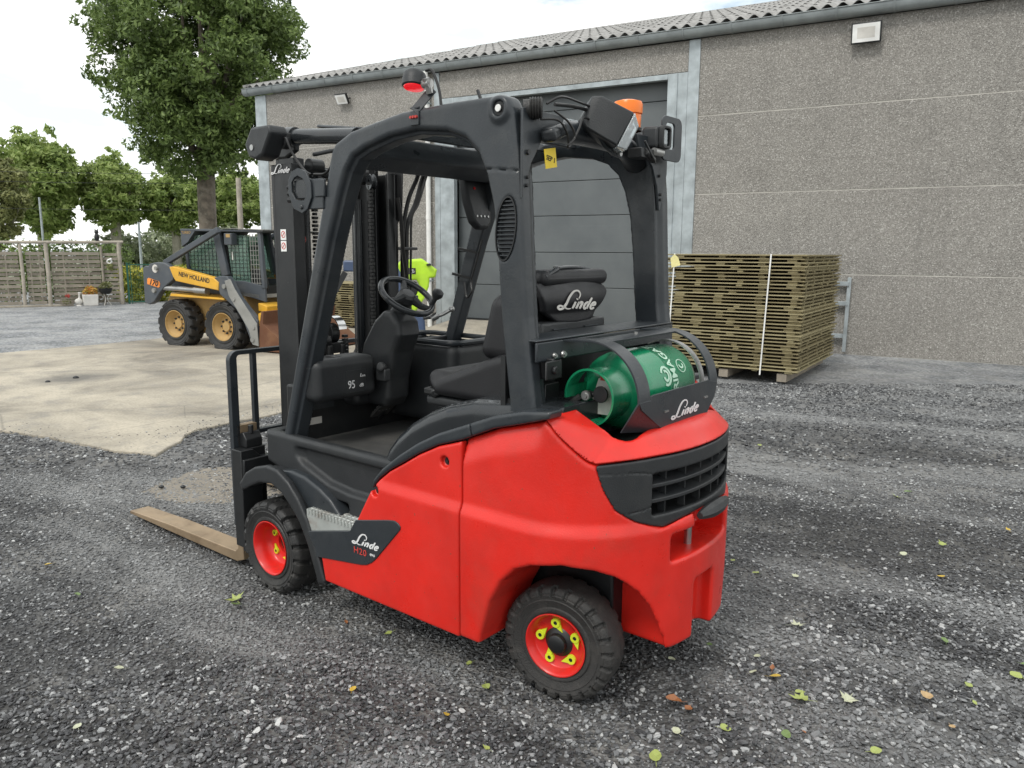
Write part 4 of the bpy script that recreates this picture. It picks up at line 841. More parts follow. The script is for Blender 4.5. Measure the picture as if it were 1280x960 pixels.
script_logo('lettering', .225, (.2195, .035, 1.318), (0, -1, -.06), (0, 0, 1), 'paper', fl, hs=.58)
mb = MB(); mb.box(.24, .36, -.19, .22, 1.0, 1.25); sb = mb.build('seat_shell', 'plastic', ST, bev=.01)
for y0 in (.07, -.13):
    for k in range(4): MB().box(.232, .24, y0, y0+.09, 1.222-k*.012, 1.226-k*.012).build('shell_rib', 'anthracite', sb)
def sbase(x, y, z):
    d = rbox(x, y, z, ((.38, .80), (-.24, .24), (.895, .935)), .015)
    for k in range(3): d = np.minimum(d, rbox(x, y, z, ((.42+.01*k, .79-.012*k), (-.225+.01*k, .225-.01*k), (.835+.02*k, .853+.02*k)), .008))
    return d
sdf('seat_base', sbase, ((.37, .81), (-.25, .25), (.83, .95)), .006, 'plastic', ST)
mb = MB(); mb.cyl((.765, .21, .955), (.74, .25, .945), .018); mb.box(.72, .80, .16, .25, .938, .965); mb.build('adjuster', 'mast_black', ST, bev=.006)
def arm(x, y, z):
    d = rbox(x, y, z, ((.46, .80), (-.345, -.265), (1.10, 1.15)), .02); return np.minimum(d, rbox(x, y, z, ((.72, .83), (-.36, -.25), (1.10, 1.165)), .025))
sdf('armrest', arm, ((.45, .84), (-.37, -.24), (1.09, 1.18)), .007, 'seat_black', ST)
mb = MB(); mb.cyl((.78, -.30, 1.15), (.80, -.29, 1.20), .008); mb.lathe([(0, 0), (.014, .005), (.017, .025), (.015, .045), (0, .052)], (.80, -.29, 1.20), (.2, 0, 1), 12); mb.build('joystick', 'plastic', ST)
cable('seat_belt', [(.48, .15, 1.17), (.52, .17, 1.08), (.50, .2, 1.045), (.44, .24, 1.09)], .010, 'seat_black', ST)
# ---- steering column, wheel, dash
def column(x, y, z):
    d = rint(sd_poly([(1.24, .80), (1.45, .80), (1.42, .93), (1.38, 1.08), (1.30, 1.19), (1.24, 1.235), (1.19, 1.235), (1.14, 1.19), (1.13, 1.13), (1.17, 1.05), (1.20, .93), (1.21, .84)], x, z), np.abs(y)-.068, .025)
    d = rsub(d, np.maximum(np.abs(np.abs(sd_poly([(1.34, .9), (1.37, 1.05), (1.29, 1.17), (1.20, 1.20), (1.15, 1.17), (1.19, 1.05), (1.21, .9)], x, z))-.002)-.0015, .078-np.abs(y)), .003)
    return d
sdf('steering_column', column, ((1.08, 1.46), (-.09, .09), (.79, 1.245)), .006, 'plastic', FK)
SW = bpy.data.objects.new('steering_wheel', None); COL.objects.link(SW); SW.parent = FK; SW.location = (1.15, 0, 1.30); SW.rotation_euler = (0, radians(-37), 0)
mb = MB(); n = 48; R_ = .122
mb.lathe([(R_+.0135*cos(2*pi*i/12), .0135*sin(2*pi*i/12)) for i in range(12)], n=n, closed=True); mb.build('rim', 'gloss_black', SW)
mb = MB(); mb.lathe([(0, .022), (.028, .020), (.040, .008), (.042, -.02), (.03, -.035), (0, -.035)], n=24)
for a in (100, 215, 330): 
    a = radians(a); mb.tube([(.03*cos(a), .03*sin(a), 0), (.075*cos(a), .075*sin(a), -.010), (.119*cos(a), .119*sin(a), 0)], [.022, .015, .012], 8)
mb.build('hub', 'plastic', SW)
mb = MB(); mb.cyl((0, 0, -.03), (0, 0, -.10), .03, 16, .036); mb.build('shaft_cover', 'plastic', SW)
a = radians(232); mb = MB(); mb.cyl((.118*cos(a), .118*sin(a), .0), (.118*cos(a), .118*sin(a), .05), .011); mb.lathe([(0, 0), (.016, .0), (.026, .018), (.024, .034), (.012, .042), (0, .043)], (.118*cos(a), .118*sin(a), .045), n=16); mb.build('spinner_knob', 'plastic', SW)
mb = MB(); mb.tube(bez([(1.12, -.07, 1.20), (1.08, -.13, 1.21), (1.04, -.16, 1.235)]), .008, 8); mb.sph((1.035, -.165, 1.24), .014); mb.cyl((1.08, -.08, 1.20), (1.06, -.10, 1.215), .016); mb.build('direction_lever', 'steel', FK)
mb = MB(); mb.lathe([(0, 0), (.02, 0), (.024, .02), (.02, .035), (0, .037)], (1.20, .10, .985), (-.3, 1, .4), 10); mb.box(1.17, 1.23, .085, .12, .93, .985); mb.build('park_brake_lever', 'plastic', FK, bev=.006)
def dash(x, y, z):
    d = rbox(x, y, z, ((1.24, 1.40), (.10, .43), (.865, 1.045)), .035); d = rsub(d, np.maximum(np.hypot(x-1.325, y-.285)-.034, .98-z), .006)
    e = rbox(x, y, z, ((1.34, 1.50), (-.43, .14), (.80, .99)), .03); return np.minimum(d, e)
da = sdf('dashboard', dash, ((1.23, 1.56), (-.46, .46), (.79, 1.055)), .007, 'plastic', FK)
mb = MB(); ringplate(mb, rr(.225, .94, .055, .048, .001), rr(.225, .94, .054, .047, .001), 1.2385, 1.2395); lb = mb.build('noise_label', 'anthracite', da)
put_text('lettering', '95', .05, (1.238, .25, .925), (0, -1, 0), (0, 0, 1), 'white_print', lb, sx=.8)
put_text('lettering', 'dB', .022, (1.238, .195, .918), (0, -1, 0), (0, 0, 1), 'white_print', lb)
put_text('lettering', 'L', .022, (1.238, .198, .962), (0, -1, 0), (0, 0, 1), 'white_print', lb, shear=.3)
put_text('lettering', 'WA', .012, (1.238, .182, .958), (0, -1, 0), (0, 0, 1), 'white_print', lb)
MB().box(1.4265, 1.4295, .27, .37, .735, .765).build('type_plate', 'paper', FK)
MB().box(1.4265, 1.4295, .20, .40, .80, .86).build('chart_plate', 'anthracite', FK)
def tray(x, y, z):
    o = rbox(x, y, z, ((1.01, 1.50), (-.47, -.15), (.70, 1.085)), .05); o = rsub(o, rbox(x, y, z, ((1.027, 1.29), (-.453, -.167), (.92, 1.3)), .04), .006)
    return rsub(o, rbox(x, y, z, ((1.31, 1.48), (-.453, -.167), (.97, 1.3)), .03), .004)
sty = sdf('storage_tray', tray, ((1.0, 1.51), (-.48, -.14), (.69, 1.095)), .0075, 'plastic', FK)
P_ = [(1.255+px_, y_, 1.084) for px_, y_ in [(a-1.255, b_) for a, b_ in rr(1.255, -.31, .238, .152, .06, 6)]]
mb = MB(); mb.tube(P_+[P_[0]], .013, 8, cap=False); mb.build('tray_rim', 'anthracite', sty)
for y in (-.07, -.21):                             # two pedals
    pd = MB(); M = Matrix.Translation((1.40, y, .745)) @ Matrix.Rotation(radians(40), 4, 'Y'); pd.box(-.05, .05, -.055, .055, -.006, .006, M); po = pd.build('pedal', 'dusty_mat', FK, bev=.004)
    mb = MB()
    for k in range(5): mb.box(-.045+k*.02, -.037+k*.02, -.05, .05, .006, .010, M)
    mb.build('pedal_rib', 'worn_steel', po)
    MB().bar((1.40, y, .74), (1.47, y, .67), .015, .02).build('pedal_arm', 'mast_black', FK)
put_text('lettering', 'STOP', .036, (1.393, -.07, .756), (0, -1, 0), (.64, 0, .77), 'white_print', po)
# display hanging in the right front corner
mb = MB(); M = Matrix.Translation((1.04, -.345, 1.745)) @ Matrix.Rotation(radians(10), 4, 'Y'); mb.prism([(.085, .16), (.08, -.02), (.055, -.12), (.02, -.15), (-.04, -.15), (-.065, -.12), (-.085, -.02), (-.09, .16)], -.012, .035, 'x'); mb.v = [tuple(M @ Vector(p)) for p in mb.v]; dp = mb.build('display', 'plastic', FK, bev=.014, seg=3)
mb = MB(); mb.cyl(M @ Vector((-.012, .03, .03)), M @ Vector((-.016, .03, .03)), .006); mb.build('red_button', 'lens_red', dp)
mb = MB()
for k in range(4): mb.cyl(M @ Vector((-.012, .035-.025*k, -.095)), M @ Vector((-.016, .035-.025*k, -.095)), .005, 8)
mb.build('button_row', 'steel', dp)
cable('pillar_cable', [(1.06, -.40, 1.55), (1.09, -.39, 1.44), (1.115, -.385, 1.36), (1.10, -.37, 1.31), (1.135, -.375, 1.28), (1.16, -.385, 1.35)], .005)
mb = MB()
for z, x in ((1.5, 1.125), (1.38, 1.165)): mb.bar((x-.055, -.372, z-.01), (x+.06, -.372, z+.01), .006, .012)
mb.build('cable_tie', 'hose', FK)
# ---- tilt cylinders at roof height, front lamps
for s in (1, -1):
    mb = MB(); mb.cyl((1.00, s*.385, 1.925), (1.40, s*.385, 1.955), .030, 20); mb.cyl((1.38, s*.385, 1.953), (1.43, s*.385, 1.957), .038, 20); tcyl = mb.build('tilt_cylinder', 'gloss_black', FK)
    mb = MB(); mb.cyl((1.43, s*.385, 1.957), (1.455, s*.385, 1.959), .033, 20); mb.build('rod_seal', 'steel', tcyl)
    mb = MB(); mb.cyl((1.455, s*.385, 1.957), (1.54, s*.33, 1.95), .024); mb.prism([(1.46, 1.985), (1.66, 1.99), (1.66, 1.89), (1.54, 1.885), (1.47, 1.91)], s*.303, s*.33); mb.build('cylinder_eye', 'mast_black', tcyl, bev=.006)
mb = MB(); mb.bar((.98, .36, 1.95), (1.28, .33, 1.99), .05, .012); mb.build('hose_cover', 'anthracite', FK, bev=.004)
WL = bpy.data.objects.new('front_lamp', None); COL.objects.link(WL); WL.parent = FK
mb = MB(); mb.prism([(1.495, 1.985), (1.37, 1.985), (1.36, 1.955), (1.42, 1.87), (1.47, 1.855), (1.52, 1.87), (1.545, 1.92)], .435, .52); mb.build('lamp_housing', 'plastic', WL, bev=.012, seg=3)
mb = MB(); mb.cyl((1.49, .52, 1.905), (1.49, .523, 1.905), .012); mb.build('lamp_cap', 'steel', WL)
mb = MB(); mb.bar((1.38, .36, 1.95), (1.40, .48, 1.95), .03, .03); mb.cyl((1.40, .41, 1.93), (1.40, .445, 1.93), .03); mb.build('lamp_bracket', 'mast_black', WL, bev=.005)
cable('cable', [(1.37, .45, 1.94), (1.34, .46, 1.93), (1.31, .45, 1.87), (1.26, .44, 1.81), (1.22, .44, 1.79)], .005, par=WL)
cable('cable', [(1.20, .44, 1.79), (1.15, .43, 1.79), (1.11, .43, 1.81), (1.08, .44, 1.84)], .005, par=WL)
# left bracket plate clamped on the front pillar
mb = MB()
O = [(1.255, 1.815), (1.205, 1.80), (1.175, 1.755), (1.172, 1.70), (1.20, 1.655), (1.235, 1.64), (1.29, 1.66), (1.32, 1.72), (1.318, 1.77), (1.29, 1.805)]
I = [(1.255, 1.785), (1.22, 1.77), (1.202, 1.745), (1.205, 1.705), (1.222, 1.69), (1.245, 1.69), (1.275, 1.695), (1.298, 1.725), (1.296, 1.76), (1.278, 1.778)]
ringplate(mb, O, I, .468, .476, 'y'); cp_ = mb.build('lamp_guard_plate', 'anthracite', FK, bev=.002)
mb = MB(); mb.box(1.205, 1.30, .44, .465, 1.695, 1.775); mb.cyl((1.235, .47, 1.665), (1.235, .482, 1.665), .012, 6); mb.build('indicator_lamp', 'gloss_black', cp_, bev=.01)
mb = MB(); mb.box(1.11, 1.21, .45, .468, 1.655, 1.77); mb.box(1.095, 1.155, .462, .474, 1.70, 1.765); mb.build('clamp', 'anthracite', cp_, bev=.004)
mb = MB()
for z in (1.745, 1.72, 1.695): mb.cyl((1.325, .455, z), (1.342, .46, z), .010, 8)
mb.build('clamp_nut', 'mast_black', cp_)
# ---- mast
MA = bpy.data.objects.new('mast', None); COL.objects.link(MA); MA.parent = FK
def channel(mb, x0, x1, y0, y1, z0, z1, t=.014):
    mb.box(x0, x1, (y1-t) if y1 > 0 else y0, y1 if y1 > 0 else (y0+t), z0, z1)
    mb.box(x0, x0+.018, y0, y1, z0, z1); mb.box(x1-.018, x1, y0, y1, z0, z1)
for s in (1, -1):
    a, b = sorted((s*.246, s*.302)); mb = MB(); channel(mb, 1.53, 1.682, a, b, .12, 1.865); ro = mb.build('outer_rail', 'mast_black', MA, bev=.004)
    a, b = sorted((s*.185, s*.240)); mb = MB(); channel(mb, 1.60, 1.735, a, b, .10, 1.90); mb.build('inner_rail', 'mast_black', MA, bev=.004)
    mb = MB()
    for k in range(74):
        z = .55+k*.0172; w_ = .011 if k % 2 else .007; mb.box(1.555, 1.575, s*.165-w_, s*.165+w_, z, z+.013)
    mb.build('lift_chain', 'rubber', MA)
    mb = MB(); mb.lathe([(.012, -.014), (.036, -.014), (.038, -.009), (.030, -.004), (.030, .004), (.038, .009), (.036, .014), (.012, .014)], (1.565, s*.172, 1.82), (.3, 1, 0), 24, closed=True); mb.build('chain_pulley', 'gloss_black', MA)
    mb = MB(); mb.cyl((1.65, s*.155, .2), (1.65, s*.155, 1.74), .022, 16); mb.build('lift_cylinder', 'gloss_black', MA)
ml = [c for c in MA.children if c.name.startswith('outer_rail')][0]
script_logo('lettering', .125, (1.612, .3045, 1.842), (-1, 0, 0), (0, 0, 1), 'white_print', ml, hs=.6)
for z in (1.565, 1.515):
    mb = MB(); mb.box(1.59, 1.63, .3025, .304, z-.024, z+.022); w_ = mb.build('warning_sticker', 'white', ml)
    mb = MB(); mb.lathe([(.012, 0), (.015, 0), (.015, .001), (.012, .001)], (1.61, .304, z), (0, 1, 0), 20, closed=True); mb.bar((1.60, .305, z+.010), (1.62, .305, z-.010), .001, .003, up=(1, 0, 1)); mb.build('warning_mark', 'red_print', w_)
mb = MB(); mb.lathe([(0, .001), (.020, .001), (.020, 0)], (1.5985, .212, 1.545), (-1, 0, 0), 20); w_ = mb.build('warning_sticker', 'white', ml)
mb = MB(); mb.lathe([(.015, 0), (.019, 0), (.019, .001), (.015, .001)], (1.5975, .212, 1.545), (-1, 0, 0), 20, closed=True); mb.bar((1.597, .225, 1.558), (1.597, .199, 1.532), .001, .004, up=(0, 1, -1)); mb.build('warning_mark', 'red_print', w_)
mb = MB(); mb.box(1.60, 1.68, -.245, .245, 1.815, 1.87); mb.build('mast_crosshead', 'mast_black', MA, bev=.005); mb = MB(); mb.box(1.54, 1.60, -.245, .245, .36, .44); mb.build('mast_crosshead', 'mast_black', MA, bev=.005)
mb = MB(); mb.cyl((1.50, .24, 1.86), (1.50, .17, 1.86), .03); mb.cyl((1.50, .16, 1.83), (1.50, .10, 1.83), .022); mb.box(1.45, 1.50, .10, .20, 1.72, 1.78); mb.tube(bez([(1.45, .25, 1.90), (1.43, .12, 1.93), (1.42, 0, 1.92)]), .010, 8); mb.build('mast_valve', 'mast_black', MA, bev=.004)
# free lift cylinder with chain pulleys and bright hose guard
mb = MB(); mb.cyl((1.63, .075, .3), (1.63, .075, 1.05), .034, 18); mb.build('free_lift_cylinder', 'gloss_black', MA)
mb = MB(); mb.cyl((1.55, .12, .8), (1.55, .12, 1.06), .016, 12); mb.cyl((1.55, .045, .8), (1.55, .045, 1.06), .012, 12); mb.lathe([(0, -.022), (.05, -.022), (.046, -.006), (.046, .006), (.05, .022), (0, .022)], (1.60, .075, 1.11), (0, 1, 0), 26); mb.lathe([(0, -.018), (.032, -.018), (.032, .018), (0, .018)], (1.57, .13, 1.08), (0, 1, 0), 18); mb.box(1.55, 1.66, .02, .14, 1.02, 1.07); mb.build('pulley_head', 'mast_black', MA, bev=.003)
mb = MB(); A = [radians(20+150*i/16) for i in range(17)]
mb.prism([(1.60+.072*cos(a), 1.12+.072*sin(a)) for a in A]+[(1.60+.068*cos(a), 1.12+.068*sin(a)) for a in A[::-1]], .03, .075); mb.build('hose_guard', 'chrome', MA)
mb = MB()
for k in range(16): mb.box(1.545, 1.565, .012, .034, .82+k*.018, .833+k*.018)
mb.build('free_lift_chain', 'mast_black', MA)
# hoses on the right
H = [[(1.30, -.30, 1.90), (1.45, -.40, 1.92), (1.52, -.43, 1.85), (1.55, -.40, 1.75), (1.56, -.37, 1.6), (1.56, -.36, 1.4), (1.57, -.37, 1.15)],
     [(1.30, -.33, 1.90), (1.46, -.45, 1.90), (1.55, -.50, 1.86), (1.57, -.47, 1.74), (1.57, -.41, 1.63), (1.57, -.40, 1.5), (1.57, -.39, 1.1)],
     [(1.35, -.36, 1.89), (1.48, -.50, 1.92), (1.56, -.55, 1.90), (1.58, -.50, 1.74), (1.57, -.44, 1.66), (1.57, -.43, 1.5), (1.57, -.42, 1.15)],
     [(1.50, -.28, 1.75), (1.50, -.30, 1.65), (1.51, -.32, 1.5), (1.52, -.36, 1.3), (1.52, -.36, 1.1)]]
for k, P in enumerate(H): cable('hydraulic_hose', P, [.011, .012, .006, .010][k], par=MA)
mb = MB(); mb.cyl((1.55, -.50, 1.90), (1.53, -.56, 1.97), .017, 10); mb.cyl((1.56, -.56, 1.88), (1.55, -.60, 1.95), .013, 10); mb.bar((1.40, -.2, 1.95), (1.45, -.5, 1.96), .02, .02); mb.build('hose_fitting', 'steel', MA)
mb = MB(); mb.tube(bez([(1.2, -.1, 1.86), (1.3, -.05, 1.93), (1.38, -.2, 1.93), (1.36, -.34, 1.90)]), .012, 8); mb.tube(bez([(1.15, .05, 1.84), (1.28, 0, 1.86), (1.38, -.2, 1.87), (1.4, -.36, 1.91)]), .008, 8); mb.build('roof_hose', 'hose', FK)
for z in (1.50, 1.255): mb = MB(); mb.box(1.54, 1.60, -.45, -.30, z, z+.015); mb.build('hose_clamp', 'mast_black', MA, bev=.003)
mb = MB(); mb.prism([(1.49, 1.88), (1.60, 1.88), (1.60, 1.62), (1.55, 1.60), (1.50, 1.68)], -.312, -.304); mb.build('hose_plate', 'mast_black', MA, bev=.003)
# carriage, load backrest, forks
mb = MB(); mb.box(1.70, 1.745, -.50, .50, .47, .56); mb.box(1.70, 1.745, -.50, .50, .12, .22); mb.box(1.66, 1.70, .15, .22, .12, .60); mb.box(1.66, 1.70, -.22, -.15, .12, .60); ca = mb.build('fork_carriage', 'mast_black', FK, bev=.005)
mb = MB(); mb.prism([(.505, .14), (.505, .60), (.44, .60), (.40, .56), (.40, .14)], 1.715, 1.79, 'x'); mb.box(1.74, 1.80, .36, .46, .10, .60); mb.build('carriage_side', 'mast_black', ca, bev=.004)
LB_ = bpy.data.objects.new('load_backrest', None); COL.objects.link(LB_); LB_.parent = FK
R2 = .045; Y0, Z1 = .485, 1.045; Y0i = Y0-.038
O = [(Y0, .22), (Y0, Z1-R2)]+[(Y0-R2+R2*cos(radians(a)), Z1-R2+R2*sin(radians(a))) for a in range(0, 91, 15)]+[(-Y0+R2-R2*cos(radians(a)), Z1-R2+R2*sin(radians(a))) for a in range(90, -1, -15)]+[(-Y0, .22)]
mb = MB(); r2 = .016
I = [(Y0i, .22), (Y0i, Z1-.02-r2)]+[(Y0i-r2+r2*cos(radians(a)), Z1-.02-r2+r2*sin(radians(a))) for a in range(0, 91, 15)]+[(-Y0i+r2-r2*cos(radians(a)), Z1-.02-r2+r2*sin(radians(a))) for a in range(90, -1, -15)]+[(-Y0i, .22)]
n = len(O); V = [(x, *p) for x in (1.80, 1.83) for P in (O, I) for p in P]; F = []
for i in range(n-1): F += [(i, i+1, n+i+1, n+i), (2*n+i, 3*n+i, 3*n+i+1, 2*n+i+1), (i, 2*n+i, 2*n+i+1, i+1), (n+i, n+i+1, 3*n+i+1, 3*n+i)]
F += [(0, n, 3*n, 2*n), (n-1, 3*n-1, 4*n-1, 2*n-1)]
mb.add(V, F); mb.build('backrest_frame', 'anthracite', LB_, bev=.002)
for y in (.355, .19, 0, -.19, -.355): MB().box(1.803, 1.827, y-.012, y+.012, .665, 1.025).build('backrest_bar', 'anthracite', LB_, bev=.002)
MB().box(1.80, 1.83, -.449, .449, .645, .665).build('backrest_rail', 'anthracite', LB_, bev=.002)
mb = MB(); mb.prism([(.446, .64), (.446, .52), (.36, .64)], 1.805, 1.825, 'x'); mb.prism([(-.446, .64), (-.446, .52), (-.36, .64)], 1.805, 1.825, 'x'); mb.build('backrest_gusset', 'anthracite', LB_)
for s in (1, -1):
    y0, y1 = sorted((s*.36, s*.465)); fo = MB()
    fo.prism([(1.80, .05), (1.80, .70), (1.84, .70), (1.845, .10), (1.87, .078), (2.0, .074), (2.5, .066), (2.93, .048), (2.94, .03), (2.5, .028), (1.86, .028)], y0, y1); o = fo.build('fork', 'fork_steel', FK, bev=.003)
    mb = MB(); mb.box(1.755, 1.80, y0+.005, y1-.005, .55, .60); mb.box(1.755, 1.80, y0+.005, y1-.005, .10, .15); mb.prism([(1.745, .60), (1.80, .60), (1.80, .66), (1.77, .67), (1.745, .64)], y0+.01, y1-.01); mb.cyl((1.77, (y0+y1)/2, .66), (1.77, (y0+y1)/2, .70), .012); mb.build('fork_hook', 'mast_black', o, bev=.004)
# ================================================================== gas bottle lying in the bracket (a thing of its own)
GC = thing('gas_cylinder', 'green gas cylinder lying in the bracket behind the forklift seat', 'gas cylinder', tuple(Vector(TLOC)+Matrix.Rotation(TRZ, 3, 'Z') @ Vector((-.02, .0, 1.032))), TRZ)
R_ = .134
mb = MB(); mb.lathe([(0, -.25), (.05, -.248), (.09, -.235), (.12, -.21), (R_, -.17), (R_, .0), (R_+.0015, .004), (R_+.0015, .010), (R_, .014), (R_, .12), (.129, .15), (.108, .182), (.075, .205), (.03, .215), (0, .216)], (0, 0, 0), (0, 1, 0), 64); mb.build('bottle_body', 'green_cyl', GC, sharp=60)
mb = MB(); A0, A1 = -60, 245; O = [(.098*cos(radians(a)), .098*sin(radians(a))) for a in range(A0-50+0, A1+1, 6)]
mb.lathe([(.090, .158), (.092, .243), (.092, .298), (.095, .305), (.095, .311), (.088, .311), (.086, .303), (.086, .158)], (0, 0, 0), (0, 1, 0), 56)
keep = []
for f in mb.f:
    c = sum((Vector(mb.v[i]) for i in f), Vector())/len(f); a = math.degrees(math.atan2(c.z, c.x)) % 360
    if c.y > .19 and 292 < a < 356: continue
    if .20 < c.y < .27 and 20 < a < 62: continue
    keep.append(f)
mb.f = keep; mb.mi = [0]*len(keep); mb.build('collar', 'green_cyl', GC, orient=False, sharp=60)
mb = MB(); mb.cyl((0, 0.212, 0), (0, 0.262, 0), .013); mb.cyl((-.0, 0.247, 0), (.03, 0.257, -.0), .009); mb.cyl((.03, 0.252, 0), (.03, 0.277, 0), .014, 8); mb.cyl((-.015, 0.257, .005), (-.015, 0.267, .005), .028, 14); mb.build('valve', 'mast_black', GC, bev=.002)
mb = MB(); mb.tube(bez([(.05, 0.282, -.005), (.085, 0.302, -.04), (.115, 0.322, -.10), (.11, 0.302, -.14)]), .012, 8); mb.cyl((.115, 0.327, -.085), (.12, 0.327, -.05), .008); mb.build('gas_hose', 'hose', GC)
mb = MB(); mb.lathe([(0, .004), (.009, .004), (.010, 0), (.016, 0), (.017, -.008)], (.03, 0.287, 0), (0, 1, 0), 16); mb.cyl((.105, 0.327, -.075), (.118, 0.332, -.035), .008); mb.build('hose_nut', 'steel', GC)
mb = MB(); mb.prism([(-.04, .05), (-.02, .072), (.02, .05), (.035, .0), (.055, -.05), (.02, -.07), (-.045, -.07), (-.066, -.03)], 0.221, 0.2225); tg = mb.build('safety_label', 'paper', GC)
mb = MB(); mb.box(.0-.02, .012, .2230, .2245, .045, .066); mb.build('label_mark', 'red_print', tg)
def wrap(me, y0, a0, R_=R_+.0012):                 # x of the lettering runs along the circumference, its top towards +y
    for v in me.vertices:
        a = a0-v.co.x/R_; y = y0+v.co.y; r = R_+(v.co.z if v.co.z > 0 else 0); v.co = (r*cos(a), y, r*sin(a))
me = text_mesh('PRIMAGAZ', .050, .0006, bold=.0010); wrap(me, -.035, radians(142)); link('lettering', me, 'cyl_print', GC)
mb = MB()
for r0, a0, a1 in ((.017, 100, 400), (.032, 150, 430)): ribbon(mb, [(r0*cos(radians(a)), r0*.9*sin(radians(a))) for a in range(a0, a1, 12)], .0045)
o = mb.build('swirl_mark', 'cyl_print', GC, smooth=False); wrap(o.data, .025, radians(158))
mb = MB(); ribbon(mb, [(.024*cos(radians(a)), .026*sin(radians(a))) for a in range(0, 361, 12)], .0015); ribbon(mb, [(.008*cos(radians(a)), .012*sin(radians(a))) for a in range(60, 330, 20)], .003); o = mb.build('round_mark', 'cyl_print', GC, smooth=False); wrap(o.data, -.10, radians(148))
# ================================================================== SKID STEER LOADER
paint('nh_yellow', (.70, .38, .03), .45, dirt=.6, dcol=(.33, .24, .12), vary=.08, scratch=.15)
paint('pale_yellow', (.45, .29, .11), .6, dirt=.6, dcol=(.30, .23, .14), scratch=.3)
paint('slate', (.065, .075, .088), .5, dirt=.45, dcol=(.15, .15, .14), scratch=.3)
paint('worn_grey', (.26, .26, .245), .75, grain=.4, gscale=30, dirt=.6, dcol=(.12, .12, .11))
paint('rust', (.13, .055, .028), .85, grain=.4, gscale=50, dirt=.5, dcol=(.28, .15, .07))
paint('orange_deck', (.80, .26, .04), .5, dirt=.1)
SL = thing('skid_steer', 'yellow and grey skid steer loader on the concrete slab left of the mast', 'loader', (-4.86, 12.86, -.02), radians(90-116.683))
def skw(x, y):
    o = bpy.data.objects.new('wheel', None); COL.objects.link(o); o.parent = SL; o.location = (x, y, .375); o.rotation_euler = (0, 0, 0 if y > 0 else pi)
    link('tyre', SKT.copy() if False else SKT, None, o)
    mb = MB(); mb.lathe([(.10, -.05), (.205, .12), (.212, .128), (.204, .13), (.192, .10), (.185, .04), (.13, .02), (.12, .03), (.075, .035), (.07, .06), (0, .062)], (0, 0, 0), (0, 1, 0), 32); rim = mb.build('rim', 'pale_yellow', o, sharp=50)
    for k in range(8): a = 2*pi*k/8; mb = MB(); mb.cyl((.10*cos(a), .02, .10*sin(a)), (.10*cos(a), .055, .10*sin(a)), .016, 6); mb.build('wheel_nut', 'mast_black', rim)
SKT = tyre_mesh(.375, .27, .210, 2, .038, 15); SKT.materials.append(MATS['rubber'])
for x in (0, 1.01):
    for y in (-.665, .665): skw(x, y)
def P(name, pts, y0, y1, mat, bev=.006, par=SL): mb = MB(); mb.prism(pts, y0, y1); return mb.build(name, mat, par, bev=bev)
P('chassis', [(-.45, .32), (-.48, .70), (-.40, .84), (1.20, .84), (1.24, .40), (1.0, .22), (-.2, .22)], -.50, .50, 'pale_yellow', .02)
P('fender_strip', [(-.08, .80), (-.06, .84), (1.06, .80), (1.06, .775)], -.78, -.50, 'nh_yellow'); P('fender_strip', [(-.08, .80), (-.06, .84), (1.06, .80), (1.06, .775)], .50, .78, 'nh_yellow')
P('tow_block', [(-.50, .28), (-.44, .55), (-.38, .5), (-.40, .25)], -.45, .45, 'pale_yellow', .02)
TW = [(-.635, .68), (-.62, 1.22), (-.57, 1.255), (-.50, 1.25), (-.46, 1.29), (-.30, 1.315), (-.12, 1.30), (.0, 1.25), (.07, 1.15), (.03, 1.05), (-.10, .98), (-.28, .85), (-.42, .70), (-.53, .655)]
